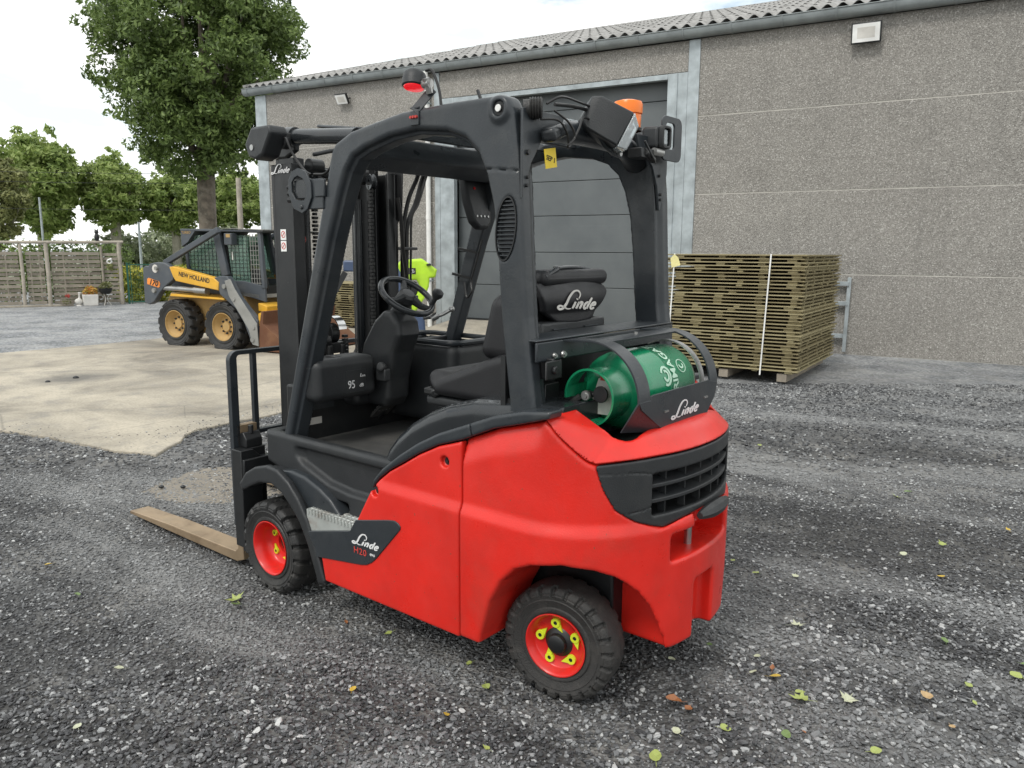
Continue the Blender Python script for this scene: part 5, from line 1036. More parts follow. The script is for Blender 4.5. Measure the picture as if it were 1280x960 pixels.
for s in (-1, 1):
    y0, y1 = sorted((s*.70, s*.80)); tw = P('lift_tower', TW, y0, y1, 'slate', .012)
    if s < 0:
        mb = MB(); mb.lathe([(0, .004), (.062, .004), (.064, 0)], (-.345, -.80, 1.215), (0, -1, 0), 24); mb.build('round_badge', 'paper', tw)
        mb = MB(); mb.prism([(-.54, .975), (-.53, 1.055), (-.50, 1.07), (-.27, 1.02), (-.255, .99), (-.265, .94), (-.29, .925)], -.806, -.800); bd = mb.build('number_plate', 'orange_deck', tw)
        put_text('lettering', '170', .115, (-.395, -.8075, .995), (1, 0, -.17), (.17, 0, 1), 'black_print', bd, bold=.004, shear=.2, sx=1.15)
    ar = P('lift_arm', [(-.02, 1.245), (.06, 1.255), (.90, 1.10), (1.0, 1.035), (.985, .915), (.10, 1.035), (.05, 1.10)], y0-.012 if s < 0 else y0, y1 if s < 0 else y1+.012, 'nh_yellow', .01)
    if s < 0: put_text('lettering', 'NEW HOLLAND', .095, (.50, -.8135, 1.095), (1, 0, -.155), (.155, 0, 1), 'black_print', ar, bold=.0025, sx=.93)
    P('arm_elbow', [(.90, 1.10), (1.0, 1.125), (1.16, 1.13), (1.25, 1.02), (1.36, .84), (1.50, .70), (1.72, .50), (1.70, .28), (1.675, .13), (1.58, .16), (1.46, .45), (1.30, .66), (1.12, .78), (1.0, .86), (.985, .915)], y0, y1, 'slate', .012)
    P('wear_plate', [(1.13, 1.06), (1.24, 1.09), (1.32, .95), (1.47, .76), (1.72, .46), (1.74, .13), (1.62, .15), (1.56, .36), (1.42, .56), (1.20, .84)], y0-.022 if s < 0 else y0+.104, y0-.004 if s < 0 else y1+.022, 'worn_grey', .006)
    mb = MB(); mb.cyl((-.24, s*.755, .925), (.45, s*.755, .905), .040, 14); mb.cyl((.45, s*.755, .905), (.70, s*.755, .895), .055, 14); mb.build('lift_cylinder', 'steel', SL)
    mb = MB(); mb.bar((-.28, s*.66, 1.30), (.90, s*.66, 1.80), .07, .085); mb.build('upper_link', 'slate', SL, bev=.01)
    mb = MB(); mb.bar((.70, s*.52, 1.80), (.86, s*.52, 1.12), .14, .06, up=(0, 1, 0)); mb.build('cab_post', 'slate', SL, bev=.01)
    mb = MB(); mb.bar((1.55, s*.50, 1.80), (1.60, s*.50, .95), .06, .06); mb.build('front_post', 'slate', SL, bev=.008)
    mb = MB(); mb.bar((.02, s*.50, 1.80), (.06, s*.50, 1.05), .05, .05); mb.build('rear_post', 'slate', SL, bev=.008)
    P('cab_side', [(-.08, 1.05), (-.08, .84), (1.2, .84), (1.62, .75), (1.62, .98), (1.2, 1.05)], min(s*.48, s*.52), max(s*.48, s*.52), 'slate')
    P('side_pane', [(.08, 1.05), (.05, 1.72), (.74, 1.74), (.86, 1.06)], min(s*.485, s*.492), max(s*.485, s*.492), 'tinted_green', 0)
    P('side_pane', [(.96, 1.0), (.88, 1.72), (1.28, 1.72), (1.32, 1.0)], min(s*.485, s*.492), max(s*.485, s*.492), 'tinted_green', 0)
    mb = MB()
    for k in range(12): z = 1.08+k*.056; mb.box(.06, 1.32, s*.498-.0025, s*.498+.0025, z, z+.004)
    for k in range(16): x = .10+k*.078; mb.box(x, x+.004, s*.498-.0025, s*.498+.0025, 1.06, 1.74)
    mb.build('side_mesh', 'mast_black', SL)
    mb = MB()
    for k in range(11): z = 1.02+k*.068; mb.box(1.34, 1.58, s*.498-.004, s*.498+.004, z, z+.007)
    for k in range(5): x = 1.35+k*.052; mb.box(x, x+.007, s*.498-.004, s*.498+.004, 1.0, 1.74)
    mb.build('guard_mesh', 'worn_grey', SL)
P('engine_cover', [(-.42, .84), (-.42, 1.18), (.0, 1.22), (.02, .84)], -.46, .46, 'slate', .02)
P('cab_roof', [(-.02, 1.79), (-.02, 1.825), (1.66, 1.80), (1.68, 1.775), (1.6, 1.765)], -.56, .56, 'slate', .008)
P('roof_edge', [(.85, 1.826), (.85, 1.832), (1.70, 1.804), (1.70, 1.79)], -.575, .575, 'worn_grey', 0)
P('rear_panel', [(-.02, 1.55), (-.02, 1.80), (.30, 1.80), (.12, 1.62)], -.555, .555, 'slate', .004)
put_text('lettering', 'TURBO', .06, (.10, -.559, 1.765), (1, 0, 0), (0, 0, 1), 'pale_yellow', SL)
mb = MB(); mb.box(.95, 1.10, -.62, -.50, 1.58, 1.75); hl = mb.build('head_lamp', 'slate', SL, bev=.01); MB().box(1.0, 1.08, -.625, -.62, 1.69, 1.74).build('lamp_label', 'pale_yellow', hl)
mb = MB(); mb.box(.3, .78, -.25, .25, 1.0, 1.12); mb.box(.22, .36, -.24, .24, 1.1, 1.62); mb.build('driver_seat', 'mast_black', SL, bev=.04); mb = MB(); mb.lathe([(0, -.02), (.20, -.02), (.22, 0), (.20, .03), (0, .03)], (1.36, -.40, 1.0), (0, 1, 0), 20); mb.bar((1.2, -.3, 1.0), (1.15, -.3, 1.35), .02, .02); mb.bar((1.2, .3, 1.0), (1.15, .3, 1.35), .02, .02); mb.box(1.1, 1.5, -.46, .46, .86, .98); mb.build('controls', 'mast_black', SL)
mb = MB(); mb.box(.20, .215, -.46, .46, 1.1, 1.75); mb.build('rear_pane', 'tinted_green', SL)
P('bucket', [(1.72, .10), (1.76, .48), (1.80, .64), (1.84, .64), (1.82, .45), (2.35, .10), (2.36, .06), (1.74, .06)], -.80, .80, 'rust', .006); P('bucket_top', [(1.70, .42), (1.70, .60), (1.76, .62), (1.755, .42)], -.76, .76, 'nh_yellow', .006)
P('quick_hitch', [(1.55, .62), (1.55, .74), (1.72, .70), (1.72, .60)], -.60, .60, 'nh_yellow', .01)

for s in (-1,):
    for x, z, r_ in ((-.38, .88, .035), (-.30, 1.22, .03), (1.12, .98, .035), (1.30, .80, .03), (1.63, .22, .035), (1.66, .40, .03)): mb = MB(); mb.cyl((x, s*.80, z), (x, s*.835, z), r_, 14); mb.build('pivot_pin', 'worn_grey', SL)
    for k in range(3): mb = MB(); mb.tube(bez([(.60+.05*k, s*.72, .93), (.82, s*.70, 1.02+.03*k), (1.05, s*.69, .98+.03*k), (1.25, s*.68, .80)]), .012, 6); mb.build('hydraulic_hose', 'hose', SL)
P('cab_step', [(1.05, .84), (1.05, .90), (1.5, .86), (1.5, .80)], -.52, .52, 'worn_grey')
mb = MB(); mb.box(.98, 1.0, -.505, -.5, 1.36, 1.48); mb.build('warning_label', 'paper', SL)

# ================================================================== green and blue machine by the door
paint('machine_blue', (.055, .085, .16), .4, dirt=.25); paint('machine_lime', (.45, .72, .035), .35, dirt=.08)
GM = thing('sweeping_machine', 'lime green and dark blue wheeled machine standing by the white downpipe', 'machine', (-1.25, 10.45, .02), radians(8))
def gx(px, y): return ((px-640)/985*10.5*1.0-(-1.25), 1.48-(y-314)/985*10.65)
def gpoly(pts): return [gx(*p) for p in pts]
def lime(x, y, z):
    A = gpoly([(496, 333), (503, 326), (528, 324), (538, 331), (546, 337), (544, 346), (537, 347), (536, 357), (530, 372), (519, 388), (511, 383), (519, 370), (525, 357), (521, 349), (508, 350), (499, 343)])
    return rint(sd_poly(A, x, z), np.abs(y)-.20, .03)
lx = [gx(490, 0)[0], gx(550, 0)[0]]
lo = sdf('hood', lime, ((lx[0], lx[1]), (-.30, .30), (.65, 1.40)), .012, 'machine_lime', GM)
mb = MB(); c_ = gx(516, 339); mb.box(c_[0]-.05, c_[0]+.045, -.266, -.262, c_[1]-.035, c_[1]+.045, None); pl = mb.build('hood_label', 'black_print', lo); put_text('lettering', 'LE', .06, (c_[0], -.268, c_[1]), (1, 0, .5), (-.5, 0, 1), 'white_print', pl)
mb = MB(); c_ = gx(536, 331); mb.box(c_[0]-.03, c_[0]+.03, -.25, .2, c_[1]-.012, c_[1]+.012); mb.build('hood_handle', 'mast_black', lo, bev=.005)
def blue(x, y, z):
    A = gpoly([(446, 352), (480, 342), (500, 334), (508, 350), (513, 352), (518, 372), (512, 385), (530, 392), (532, 418), (524, 430), (470, 436), (446, 430)])
    return rint(sd_poly(A, x, z), np.abs(y)-.22, .05)
bl = sdf('body', blue, ((gx(398, 0)[0], gx(535, 0)[0]), (-.24, .24), (.1, 1.35)), .014, 'machine_blue', GM)
mb = MB(); A = gpoly([(512, 352), (521, 352), (524, 358), (518, 374), (511, 382), (507, 368)]); mb.prism(A, -.19, .19); mb.build('opening_shade', 'mast_black', GM, bev=.01)  # solid black block standing in for the shade inside the hood arch
for px, y, r_ in ((520, 441, .13), (455, 441, .13)):
    for yy in (-.2, .2):
        c_ = gx(px, y); mb = MB(); mb.lathe([(.03, -.04), (r_*.6, -.045), (r_-.02, -.045), (r_, -.03), (r_, .03), (r_-.02, .045), (r_*.6, .045), (.03, .04)], (c_[0], yy, r_), (0, 1, 0), 24, closed=True); w_ = mb.build('wheel', 'rubber', GM)
mb = MB(); mb.tube(bez([(*gx(411, 356)[:1], -.26, gx(411, 356)[1]), (gx(402, 372)[0], -.27, gx(402, 372)[1]), (gx(390, 402)[0], -.27, gx(390, 402)[1])]), [.03]*20+[.012], 8) if False else mb.bar((gx(437, 340)[0], -.22, gx(437, 340)[1]), (gx(405, 396)[0], -.24, gx(405, 396)[1]), .07, .02, up=(0, 1, 0)); mb.build('belt', 'mast_black', GM)
mb = MB(); c_ = gx(440, 333); mb.box(c_[0]-.06, c_[0]+.5, -.2, .0, c_[1]-.07, c_[1]+.07); mb.build('blue_handle', 'machine_blue', GM, bev=.02)

# ================================================================== fence, pergola, garden things
FA = Vector((-13.1007, 20.17, 0)); FZ = radians(30.95)
g0 = (-13.1, 20.17)
def fw(x, y, z=0): c, s = cos(FZ), sin(FZ); return (FA.x+x*c-y*s, FA.y+x*s+y*c, z)
paint('grey_wood', (.30, .265, .215), .9, grain=.3, gscale=25, dirt=.6, dcol=(.13, .125, .10), vary=.2, dscale=4)
paint('grey_wood_light', (.40, .36, .30), .9, grain=.3, gscale=25, dirt=.5, dcol=(.2, .18, .15), vary=.2, dscale=4)
FE = thing('slat_fence', 'weathered grey fence of overlapping horizontal slats with round posts', 'fence', tuple(FA), FZ)
def slats(x0, x1, y=0, n=13):
    for k in range(n):
        z = .05+k*1.37/n; mb = MB(); dy = .018 if k % 2 else -.018
        mb.box(x0, x1, y+dy*1.3-.009, y+dy*1.3+.009, z, z+.083); mb.build('slat', 'grey_wood', FE, bev=.003)
    nx = max(2, int((x1-x0)/.45))
    for i in range(nx): x = x0+(x1-x0)*(i+.5)/nx; MB().box(x-.015, x+.015, y-.028, y-.02, .04, 1.42).build('batten', 'grey_wood', FE)
slats(-2.2, -.70); slats(-.62, .50); slats(.66, 1.06); slats(1.22, 2.36, 0, 13); 
mb = MB(); mb.box(2.36, 2.80, -.05, -.03, .0, .02)
for k in range(12):
    z = .05+k*.112; mb = MB(); mb.bar((2.38, -.0, z+.05), (2.78, -.05, z+.05), .018, .078); mb.build('slat', 'grey_wood', FE, bev=.003)
for x, z1, r_, mt in ((-.66, 1.6, .05, 'grey_wood'), (.56, 1.6, .045, 'grey_wood_light'), (1.13, 1.62, .055, 'grey_wood_light'), (2.40, 1.55, .035, 'grey_wood'), (2.83, 1.68, .055, 'grey_wood_light')):
    mb = MB(); mb.tube([(x, -.05, 0), (x+.01, -.05, z1*.5), (x, -.05, z1)], [r_, r_*.96, r_*.92], 12); mb.build('post', mt, FE)
mb = MB(); mb.tube([(-2.4, -.06, 1.60), (-1, -.05, 1.62), (.3, -.06, 1.64), (1.5, -.05, 1.65), (2.95, -.06, 1.67)], [.035, .04, .036, .042, .038], 10); mb.build('top_rail', 'grey_wood_light', FE)
mb = MB(); mb.bar((2.40, -.05, 1.45), (2.24, -.05, 1.62), .03, .03); mb.bar((.56, -.05, 1.45), (.42, -.05, 1.60), .03, .03); mb.build('brace', 'grey_wood', FE)
KB = MB(); KB.box(-3, 1.65, -.36, -.26, 0, .05); o = KB.build('kerb', 'slab_concrete', bev=.01); o.location = FA; o.rotation_euler = (0, 0, FZ); setp(o, kind='structure')
# owl decoy on the rail
def owl(x, y, z):
    d = np.sqrt((x/.062)**2+(y/.055)**2+((z-.10)/.11)**2)-1; h = np.sqrt((x/.052)**2+(y/.05)**2+((z-.235)/.055)**2)-1
    d = np.minimum(d*.06, h*.05); e = np.sqrt(((np.abs(x)-.03)/.014)**2+(y/.014)**2+((z-.29)/.028)**2)-1
    return np.minimum(runi(d, e*.014, .012), rbox(x, y, z, ((-.045, .075), (-.03, .03), (-.01, .02)), .01))
me = sdf_mesh('owl_decoy', owl, ((-.07, .09), (-.06, .06), (-.02, .33)), .008); o = link('owl_decoy', me, 'mast_black'); o.location = fw(2.33, -.05, 1.69); o.rotation_euler = (0, 0, FZ)
setp(o, 'dark owl decoy perched on the top rail of the slat fence', 'owl decoy')
# garden pots
def foliage(name, centers, nleaf, ls, mats, parent, seed=1, flat=.5, smooth=True):
    """many small leaf faces spread through clumps; centers: (x, y, z, r)"""
    r = np.random.default_rng(seed); C_ = np.array([c[:3] for c in centers], float); Rr = np.array([c[3] for c in centers], float)
    w = Rr**2; k = r.choice(len(C_), nleaf, p=w/w.sum()); u = r.normal(size=(nleaf, 3)); u /= np.linalg.norm(u, axis=1)[:, None]
    P_ = C_[k]+u*(Rr[k]*r.uniform(.35, 1, nleaf)**.45)[:, None]*np.array([1, 1, .85])
    nrm = u*.7+r.normal(size=(nleaf, 3))*.6+np.array([0, 0, flat]); nrm /= np.linalg.norm(nrm, axis=1)[:, None]
    a = r.normal(size=(nleaf, 3)); a -= nrm*(a*nrm).sum(1)[:, None]; a /= np.linalg.norm(a, axis=1)[:, None]; b_ = np.cross(nrm, a)
    s = ls*r.uniform(.6, 1.3, nleaf)[:, None]; V = np.stack([P_-a*s, P_+b_*s*.42-a*s*.1, P_+a*s, P_-b_*s*.42-a*s*.1], 1).reshape(-1, 3)
    me = mesh_np(name, V, np.arange(nleaf*4).reshape(-1, 4), smooth=False); return link(name, me, mats, parent)
def leafmat(name, dark, mid_, light, sc=1.2, trans=.25):
    m, t, b, v = newmat(name); g = N(t, 'ShaderNodeNewGeometry')
    n1 = noise(t, v, sc, 3); n2 = N(t, 'ShaderNodeTexWhiteNoise'); 
    ad = N(t, 'ShaderNodeMath', operation='ADD'); t.links.new(n1, ad.inputs[0]); m2 = N(t, 'ShaderNodeMath', operation='MULTIPLY'); m2.inputs[1].default_value = .45
    t.links.new(g.outputs['Random Per Island'], m2.inputs[0]); t.links.new(m2.outputs[0], ad.inputs[1])
    c = ramp(t, ad.outputs[0], [(.40, dark), (.66, mid_), (.92, light)]); t.links.new(c, b.inputs['Base Color']); b.inputs['Roughness'].default_value = .55
    out_ = t.nodes['Material Output']; tr_ = N(t, 'ShaderNodeBsdfTranslucent'); t.links.new(c, tr_.inputs[0]); mx = N(t, 'ShaderNodeMixShader'); mx.inputs[0].default_value = trans
    t.links.new(b.outputs[0], mx.inputs[1]); t.links.new(tr_.outputs[0], mx.inputs[2]); t.links.new(mx.outputs[0], out_.inputs['Surface'])
leafmat('leaf_dark', (.055, .085, .022), (.115, .175, .045), (.22, .30, .09), 1.2, .32)
leafmat('leaf_mid', (.10, .155, .040), (.25, .34, .09), (.43, .51, .19), 1.2, .45)
leafmat('leaf_olive', (.10, .11, .04), (.20, .22, .08), (.32, .33, .13), 1.2, .3)
leafmat('leaf_pale', (.12, .15, .08), (.21, .25, .14), (.32, .36, .22), 1.5)
leafmat('leaf_yellow', (.10, .14, .02), (.28, .33, .04), (.55, .50, .07), 6)
leafmat('flower_orange', (.35, .28, .05), (.55, .40, .08), (.6, .2, .05), 12)
paint('bark', (.15, .125, .10), .95, grain=.8, gscale=14, dirt=.6, dcol=(.28, .26, .22), vary=.35, dscale=5)
paint('bark_pale', (.30, .28, .23), .95, grain=.6, gscale=14, dirt=.6, dcol=(.16, .15, .12), dscale=5)
PL = thing('planter', 'square beige planter with orange and yellow plant before the fence', 'planter', fw(2.05, -.25), FZ)
mb = MB(); mb.prism([(-.17, 0), (-.19, .29), (.19, .29), (.17, 0)], -.17, .17); mb.build('pot', 'paper', PL, bev=.015)
foliage('plant', [(-.08, 0, .36, .11), (.07, 0, .38, .13), (0, .05, .42, .12)], 420, .035, 'flower_orange', PL, 3)
BP = thing('plant_stand', 'black bowl of trailing plant on a pale metal stand', 'planter', fw(2.42, -.3), FZ)
mb = MB(); mb.lathe([(0, .30), (.10, .30), (.15, .36), (.17, .45), (.155, .45), (.14, .38), (0, .36)], n=20); mb.build('bowl', 'mast_black', BP)
mb = MB()
for a in (0, 2.1, 4.2): mb.tube(bez([(.12*cos(a), .12*sin(a), 0), (.03*cos(a), .03*sin(a), .16), (.10*cos(a), .10*sin(a), .31)], 4), .008, 6)
mb.build('stand', 'paper', BP); foliage('plant', [(-.05, 0, .50, .10), (.08, 0, .52, .10), (.0, 0, .58, .07)], 260, .03, 'leaf_olive', BP, 4)
GS = thing('goose_figure', 'small stone goose figure with upright neck beside the beige planter', 'garden figure', fw(1.77, -.3), FZ)
def goose(x, y, z):
    b_ = (np.sqrt((x/.10)**2+(y/.065)**2+((z-.11)/.085)**2)-1)*.065; seg = np.hypot(np.hypot(x-.02-(z-.2)*.05, y), np.maximum(np.abs(z-.23)-.09, 0))-.022
    return runi(runi(b_, seg, .03), np.sqrt(((x-.035)/.045)**2+(y/.02)**2+((z-.34)/.02)**2)*.02-.02, .01)
link('body', sdf_mesh('body', goose, ((-.11, .12), (-.08, .08), (.01, .37)), .007), 'paper', GS); mb = MB(); mb.lathe([(0, 0), (.08, 0), (.07, .03), (0, .03)], n=16); mb.build('base', 'paper', GS)
WB = thing('wire_basket', 'round wire basket with red flowers at the foot of the fence', 'basket', fw(1.50, -.28), FZ)
mb = MB()
for k in range(5):
    r_ = [.13, .16, .17, .16, .13][k]; mb.tube([(r_*cos(a), r_*sin(a), .02+k*.045) for a in np.linspace(0, 2*pi, 18)], .006, 5, cap=False)
for k in range(10): a = k*2*pi/10; mb.tube([(.12*cos(a), .12*sin(a), 0), (.17*cos(a), .17*sin(a), .11), (.13*cos(a), .13*sin(a), .20)], .005, 5)
mb.build('basket', 'old_wood', WB); foliage('flowers', [(.03, 0, .27, .06)], 70, .025, 'red_print', WB, 6); foliage('plant', [(0, 0, .12, .11)], 160, .03, 'leaf_olive', WB, 7)
HB = thing('hanging_ornament', 'white ornament with trailing plant hung on the right fence section', 'ornament', fw(2.58, -.12, 1.15), FZ)
mb = MB(); mb.lathe([(.05, -.02), (.075, 0), (.05, .02), (.035, 0)], (0, 0, .0), (.3, 1, .2), 20, closed=True); mb.sph((.03, -.02, .06), .035); mb.build('ring', 'white', HB); foliage('plant', [(0, 0, -.12, .09), (.05, 0, -.2, .05)], 160, .03, 'leaf_olive', HB, 9)
# hedge gate of green mesh
GT = thing('mesh_gate', 'green welded mesh gate between the fence and the loader', 'gate', fw(2.98, 0), FZ)
paint('fence_green', (.02, .11, .07), .5)
for x, w_ in ((.0, .05), (.62, .035), (.09, .02)): MB().box(x, x+w_, -.02, .02, 0, 1.12 if x < .5 else 1.08).build('gate_post', 'fence_green', GT)
MB().box(0, .65, -.015, .015, 1.05, 1.08).build('gate_rail', 'fence_green', GT); MB().box(0, .65, -.015, .015, .04, .07).build('gate_rail', 'fence_green', GT)
mb = MB()
for k in range(13): mb.box(.05+k*.046, .054+k*.046, -.003, .003, .06, 1.06)
for k in range(6): mb.box(.03, .64, -.003, .003, .2*k+.05, .2*k+.055)
o = mb.build('gate_mesh', 'fence_green', GT)
# hedges
def hedge(name, label, x0, x1, y, h, mat, n, seed, depth=.6, ls=.06, grp=None):
    r = random.Random(seed); cs = [(x0+(x1-x0)*(i+.5)/14+r.uniform(-.1, .1), y+r.uniform(-.2, .2)*depth, z, r.uniform(.24, .34)*max(1, (x1-x0)/14/.3)) for i in range(14) for z in np.arange(.2, h-.1, .3)]
    o = foliage(name, cs, n, ls, mat, None, seed); setp(o, label, 'hedge', grp); o.location = FA; o.rotation_euler = (0, 0, FZ); return o
hedge('hedge', 'yellow green leafy hedge seen through the green mesh gate', 3.0, 5.4, .8, 1.15, 'leaf_yellow', 9000, 11, ls=.05)
hedge('hedge', 'dark green hedge rising just above the slat fence', -2.5, 3.2, 1.4, 1.75, 'leaf_dark', 9000, 12, ls=.07)
o = foliage('far_shrubs', [(random.uniform(-26, -8), random.uniform(48, 62), random.uniform(.5, 2.2), random.uniform(.9, 1.7)) for _ in range(70)], 22000, .22, 'leaf_pale', None, 21); setp(o, kind='stuff')
setp(link('meadow', mesh_np('meadow', [(-120, 27, .01), (-9.5, 27, .01), (-20, 120, .01), (-160, 120, .01)], [(0, 1, 2, 3)]), 'leaf_pale'), kind='structure')
# poles
def pole(name, label, cat, px, d, z1, r_, mat):
    x = (px-640)/985*d; mb = MB(); mb.tube([(0, 0, 0), (0, 0, z1)], [r_, r_*.8], 10); o = mb.build(name, mat); o.location = (x, d, 0); setp(o, label, cat)
pole('metal_pole', 'thin grey metal pole behind the left part of the fence', 'pole', 62, 30, 3.35, .045, 'galv')
pole('metal_pole', 'thin pale pole between the small trees above the gate', 'pole', 181, 34, 2.6, .06, 'galv')
pole('wooden_pole', 'thick wooden pole right of the big tree trunk', 'pole', 306, 26, 3.75, .10, 'grey_wood_light')
# ------------------------------------------------------------------ trees
def tree(name, label, px, d, ytop, ybot, wpx, leafn, ls, mat, bark, seed, trunk_r, lean=0, sub=1.0, group=None, nclump=60, cr=None):
    r = random.Random(seed); sc = d/985; X = (px-640)*sc; zc = lambda y: 1.5-(y-311)*sc
    zt, zb = zc(ytop), zc(ybot); R_ = wpx*sc/2; cz = (zt+zb)/2; H = (zt-zb)/2
    T = thing(name, label, 'tree', (X, d, 0), 0, group)
    cs = []
    for i in range(nclump):
        u = Vector((r.gauss(0, 1), r.gauss(0, 1), r.gauss(0, 1))).normalized()*(r.uniform(.15, 1)**.42)
        e = (1-.28*max(0, u.z)**2)*(1-.18*max(0, -u.z)); cr_ = (cr or .24)*R_*r.uniform(.7, 1.25)
        cs.append((lean*R_*u.z*.2+u.x*(R_-cr_*.8)*e, u.y*(R_-cr_*.8)*e, cz+u.z*(H-cr_*.8), cr_))
    for i in range(int(nclump*.45)):                # small outer sprays that break the outline
        u = Vector((r.gauss(0, 1), r.gauss(0, 1), r.gauss(0, 1)+.2)).normalized(); e = (1-.30*max(0, u.z)**2)*(1-.18*max(0, -u.z))*r.uniform(.86, .99)
        cs.append((u.x*R_*e, u.y*R_*e, cz+u.z*H*r.uniform(.95, 1.12), (cr or .24)*R_*r.uniform(.25, .5)))
    foliage('crown', cs, leafn, ls, mat, T, seed, .3)
    mb = MB(); fork = zb+(zt-zb)*.10
    mb.tube(bez([(0, 0, -.1), (.05*trunk_r, 0, .4), (0, 0, fork*.6), (.1*trunk_r, 0, fork)], 5), [trunk_r*(1.45-.5*min(1, i/7)) for i in range(16)], 12); mb.build('trunk', bark, T)
    for k in range(11):
        c_ = cs[(k*5) % len(cs)]; a = Vector((0, 0, fork-.25+.0*k)); e = Vector(c_[:3]); mid_ = a.lerp(e, .5)+Vector((r.uniform(-.3, .3), r.uniform(-.3, .3), .15*R_)); 
        P_ = bez([a, mid_, e], 5); mb = MB(); mb.tube(P_, [trunk_r*.5*(1-.85*i/(len(P_)-1)) for i in range(len(P_))], 7); mb.build('limb', bark, T)
    return T
tree('broadleaf_tree', 'tall dark green tree with thick trunk rising left of the warehouse', 266, 32, -70, 238, 262, 92000, .105, 'leaf_dark', 'bark', 31, .36, nclump=330, cr=.15)
tree('pollard_tree', 'tall yellow green tree left of centre above the slat fence', 62, 44, 166, 300, 108, 24000, .16, 'leaf_mid', 'bark_pale', 32, .30, nclump=130)
tree('pollard_tree', 'round green tree on pale trunk between fence end and big tree', 152, 46, 198, 292, 88, 20000, .15, 'leaf_mid', 'bark_pale', 33, .30, nclump=120)
tree('pollard_tree', 'round green tree behind the roof of the loader', 226, 48, 216, 296, 82, 18000, .15, 'leaf_mid', 'bark_pale', 34, .26, nclump=110)
tree('pollard_tree', 'green tree between big trunk and warehouse corner', 300, 50, 214, 296, 82, 18000, .15, 'leaf_mid', 'bark_pale', 35, .26, nclump=110)
tree('willow_tree', 'olive green drooping tree at the left edge of the photo', 4, 36, 192, 318, 92, 20000, .10, 'leaf_olive', 'bark_pale', 36, .2, nclump=70)
tree('pollard_tree', 'dim green tree filling the gap under the big crown', 350, 50, 214, 300, 90, 7000, .18, 'leaf_mid', 'bark_pale', 37, .26, nclump=40)
# overhead wires
for k, (z, dz) in enumerate(((4.6, 0), (4.1, .1), (3.2, -.1))):
    mb = MB(); mb.tube([(-32+2.0*i, 34-.0*i, z+.02*(i-8)**2*.3+dz) for i in range(16)], .012, 4); setp(mb.build('overhead_wire', 'mast_black'), ['highest overhead wire crossing the small trees', 'middle overhead wire crossing the small trees', 'lowest overhead wire crossing the small trees'][k], 'wire')

# ------------------------------------------------------------------ fallen leaves
for nme, col in (('leaf_lime', (.36, .42, .12)), ('leaf_fresh', (.16, .24, .08)), ('leaf_gold', (.60, .42, .06)), ('leaf_brown', (.33, .13, .05)), ('leaf_tan', (.52, .36, .18)), ('leaf_white', (.52, .54, .38))):
    m, t, b, v = newmat(nme); c = ramp(t, noise(t, v, 30, 4), [(.35, tuple(x*.75 for x in col)), (.65, col)]); t.links.new(c, b.inputs['Base Color']); b.inputs['Roughness'].default_value = .5
def leaf_mesh(kind, curl):
    if kind == 0: O = [(0, 0), (.16, .10), (.30, .30), (.26, .52), (.12, .78), (0, 1.0), (-.12, .78), (-.28, .5), (-.30, .28), (-.15, .09)]
    elif kind == 1: O = [(0, 0), (.30, .02), (.22, .18), (.52, .30), (.26, .42), (.30, .66), (.10, .62), (0, 1.0), (-.12, .62), (-.34, .64), (-.26, .42), (-.55, .28), (-.22, .18), (-.28, .02)]
    else: O = [(0, 0), (.2, .05), (.36, .25), (.34, .55), (.18, .85), (0, .92), (-.2, .84), (-.36, .5), (-.33, .2), (-.18, .04)]
    V = [(0, .45, .0)]+[(x, y-.0, curl*(x*x*1.6+(y-.45)**2*.7)+random.uniform(-.04, .04)) for x, y in O]; n = len(O)
    F = [(0, 1+i, 1+(i+1) % n) for i in range(n)]; k = len(V); V += [(-.02, 0, .0), (.02, 0, 0), (.015, -.45, .05), (-.015, -.45, .05)]; F.append((k, k+1, k+2, k+3))
    return mesh_np('fallen_leaf', V, F, smooth=False)
LM = {}
def put_leaf(px, py, size, kind, mat, label, grp=None, rot=None, curl=.5):
    d = _R*(px-640)-_U*(py-480)+_F*985; k = (1.5-.012)/-d.z; x, y = d.x*k, d.y*k
    key = (kind, mat, curl)
    if key not in LM: me = leaf_mesh(kind, curl); me.materials.append(MATS[mat]); LM[key] = me
    o = bpy.data.objects.new('fallen_leaf', LM[key]); COL.objects.link(o); o.location = (x, y, .014); size *= .74; o.scale = (size, size, size); o.rotation_euler = (random.uniform(-.3, .3), random.uniform(-.3, .3), random.uniform(0, 6.3) if rot is None else rot); setp(o, label, 'leaf', grp)
NL = 'big orange brown curled leaf'
put_leaf(850, 878, .085, 2, 'leaf_brown', 'curled orange brown leaf with stem behind the rear of the forklift', curl=.9, rot=1.9)
put_leaf(862, 884, .06, 0, 'leaf_brown', 'narrow brown leaf overlapping the curled orange leaf', curl=.7, rot=2.6)
put_leaf(297, 752, .11, 1, 'leaf_lime', 'large lime green leaf left of the front wheel', rot=.6); put_leaf(303, 757, .07, 2, 'leaf_fresh', 'dark green leaf under the lime leaf near the front wheel', rot=2)
put_leaf(432, 776, .035, 0, 'leaf_brown', 'tiny reddish leaf below the skirt of the forklift', curl=.8)
put_leaf(65, 705, .055, 2, 'leaf_gold', 'golden leaf alone on the left gravel'); put_leaf(607, 856, .055, 2, 'leaf_lime', 'yellow green leaf just left of the rear wheel')
put_leaf(1158, 868, .075, 2, 'leaf_tan', 'tan leaf with stem at the lower right', curl=.9); put_leaf(1010, 876, .09, 1, 'leaf_lime', 'wide lime leaf on the right gravel beside pale ones', rot=1.2)
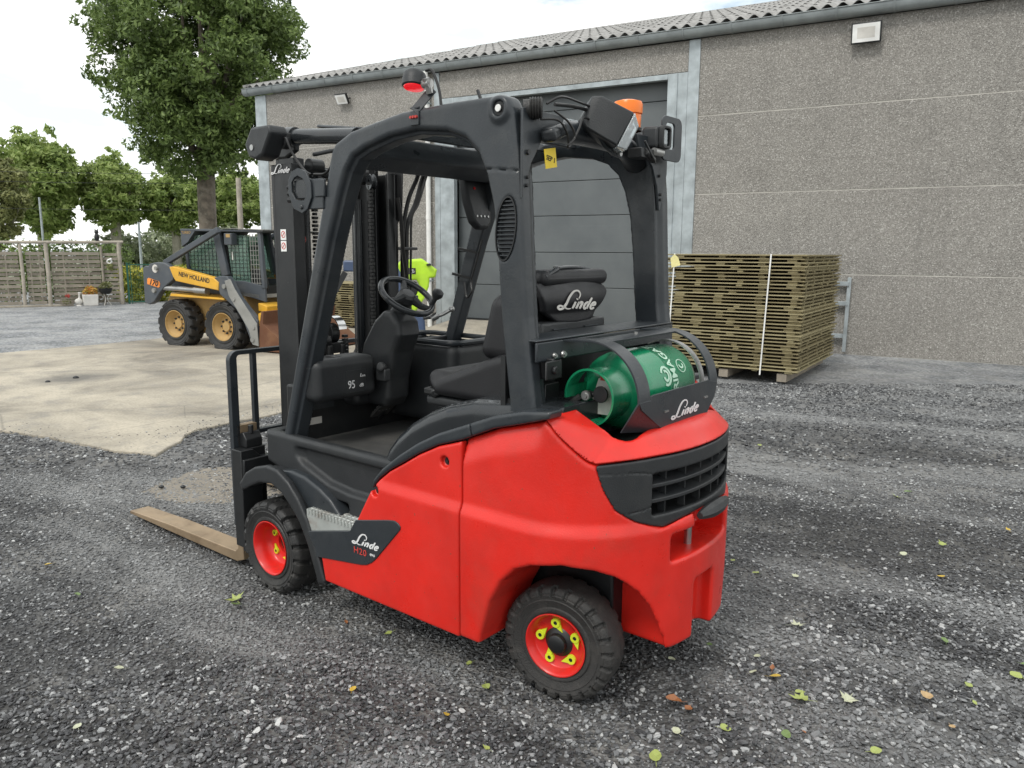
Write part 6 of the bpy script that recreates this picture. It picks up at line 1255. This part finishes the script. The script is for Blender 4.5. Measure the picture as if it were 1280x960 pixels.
put_leaf(1062, 872, .085, 1, 'leaf_white', 'pale forked leaf right of the wide lime leaf', rot=2.4); put_leaf(962, 846, .06, 2, 'leaf_gold', 'bright yellow leaf beside a brown one on the right gravel'); put_leaf(965, 838, .04, 0, 'leaf_brown', 'small brown leaf touching the bright yellow leaf')
put_leaf(558, 892, .04, 2, 'leaf_gold', 'small tan yellow leaf in front of the rear wheel'); put_leaf(1208, 858, .05, 2, 'leaf_lime', 'pale lime leaf near the right edge of the gravel'); put_leaf(1188, 907, .045, 0, 'leaf_tan', 'small tan leaf low at the right')
put_leaf(98, 911, .05, 2, 'leaf_white', 'pale leaf at the lower left'); put_leaf(820, 953, .07, 2, 'leaf_lime', 'lime leaf at the very bottom of the picture'); put_leaf(1278, 848, .06, 2, 'leaf_lime', 'yellow leaf cut off by the right edge')
for px, py, s, k, mt in ((849, 918, .045, 2, 'leaf_white'), (900, 910, .055, 2, 'leaf_lime'), (979, 914, .05, 2, 'leaf_fresh'), (1088, 940, .05, 2, 'leaf_lime'), (612, 938, .04, 0, 'leaf_lime'), (155, 836, .05, 2, 'leaf_white'), (490, 790, .05, 0, 'leaf_lime'), (937, 842, .04, 2, 'leaf_white'), (943, 820, .04, 2, 'leaf_white'), (994, 866, .05, 2, 'leaf_lime'), (1003, 914, .03, 0, 'leaf_brown'), (1180, 722, .06, 2, 'leaf_gold'), (1126, 694, .06, 2, 'leaf_white'), (994, 719, .06, 2, 'leaf_white'), (990, 782, .08, 1, 'leaf_white'), (948, 717, .05, 2, 'leaf_lime'), (1182, 804, .05, 2, 'leaf_fresh'), (1262, 664, .05, 0, 'leaf_gold'), (1180, 680, .07, 1, 'leaf_lime'), (1120, 622, .08, 1, 'leaf_lime'), (1130, 615, .07, 2, 'leaf_fresh'), (950, 556, .06, 2, 'leaf_lime'), (440, 865, .045, 2, 'leaf_gold'), (98, 745, .045, 2, 'leaf_fresh'), (884, 805, .035, 2, 'leaf_fresh'), (1216, 876, .03, 0, 'leaf_lime'), (1276, 830, .05, 2, 'leaf_fresh'), (835, 823, .04, 2, 'leaf_white'), (590, 828, .035, 2, 'leaf_lime'), (915, 700, .04, 2, 'leaf_lime')):
    put_leaf(px, py, s, k, mt, 'small fallen leaf lying scattered on the dark gravel', 'small fallen leaves on the gravel')
for px, py, s in ((202, 612, .03), (229, 612, .03), (60, 480, .05), (95, 475, .06)):
    d = _R*(px-640)-_U*(py-480)+_F*985; k = -1.5/d.z; mb = MB(); mb.sph((0, 0, s*.3), s*.6, 8, 6, (1, .8, .6)); o = mb.build('dark_stone', 'mast_black'); o.location = (d.x*k, d.y*k, .01); setp(o, 'small dark stone lying on pale ground left of the forklift', 'stone', 'dark stones on the pale ground')
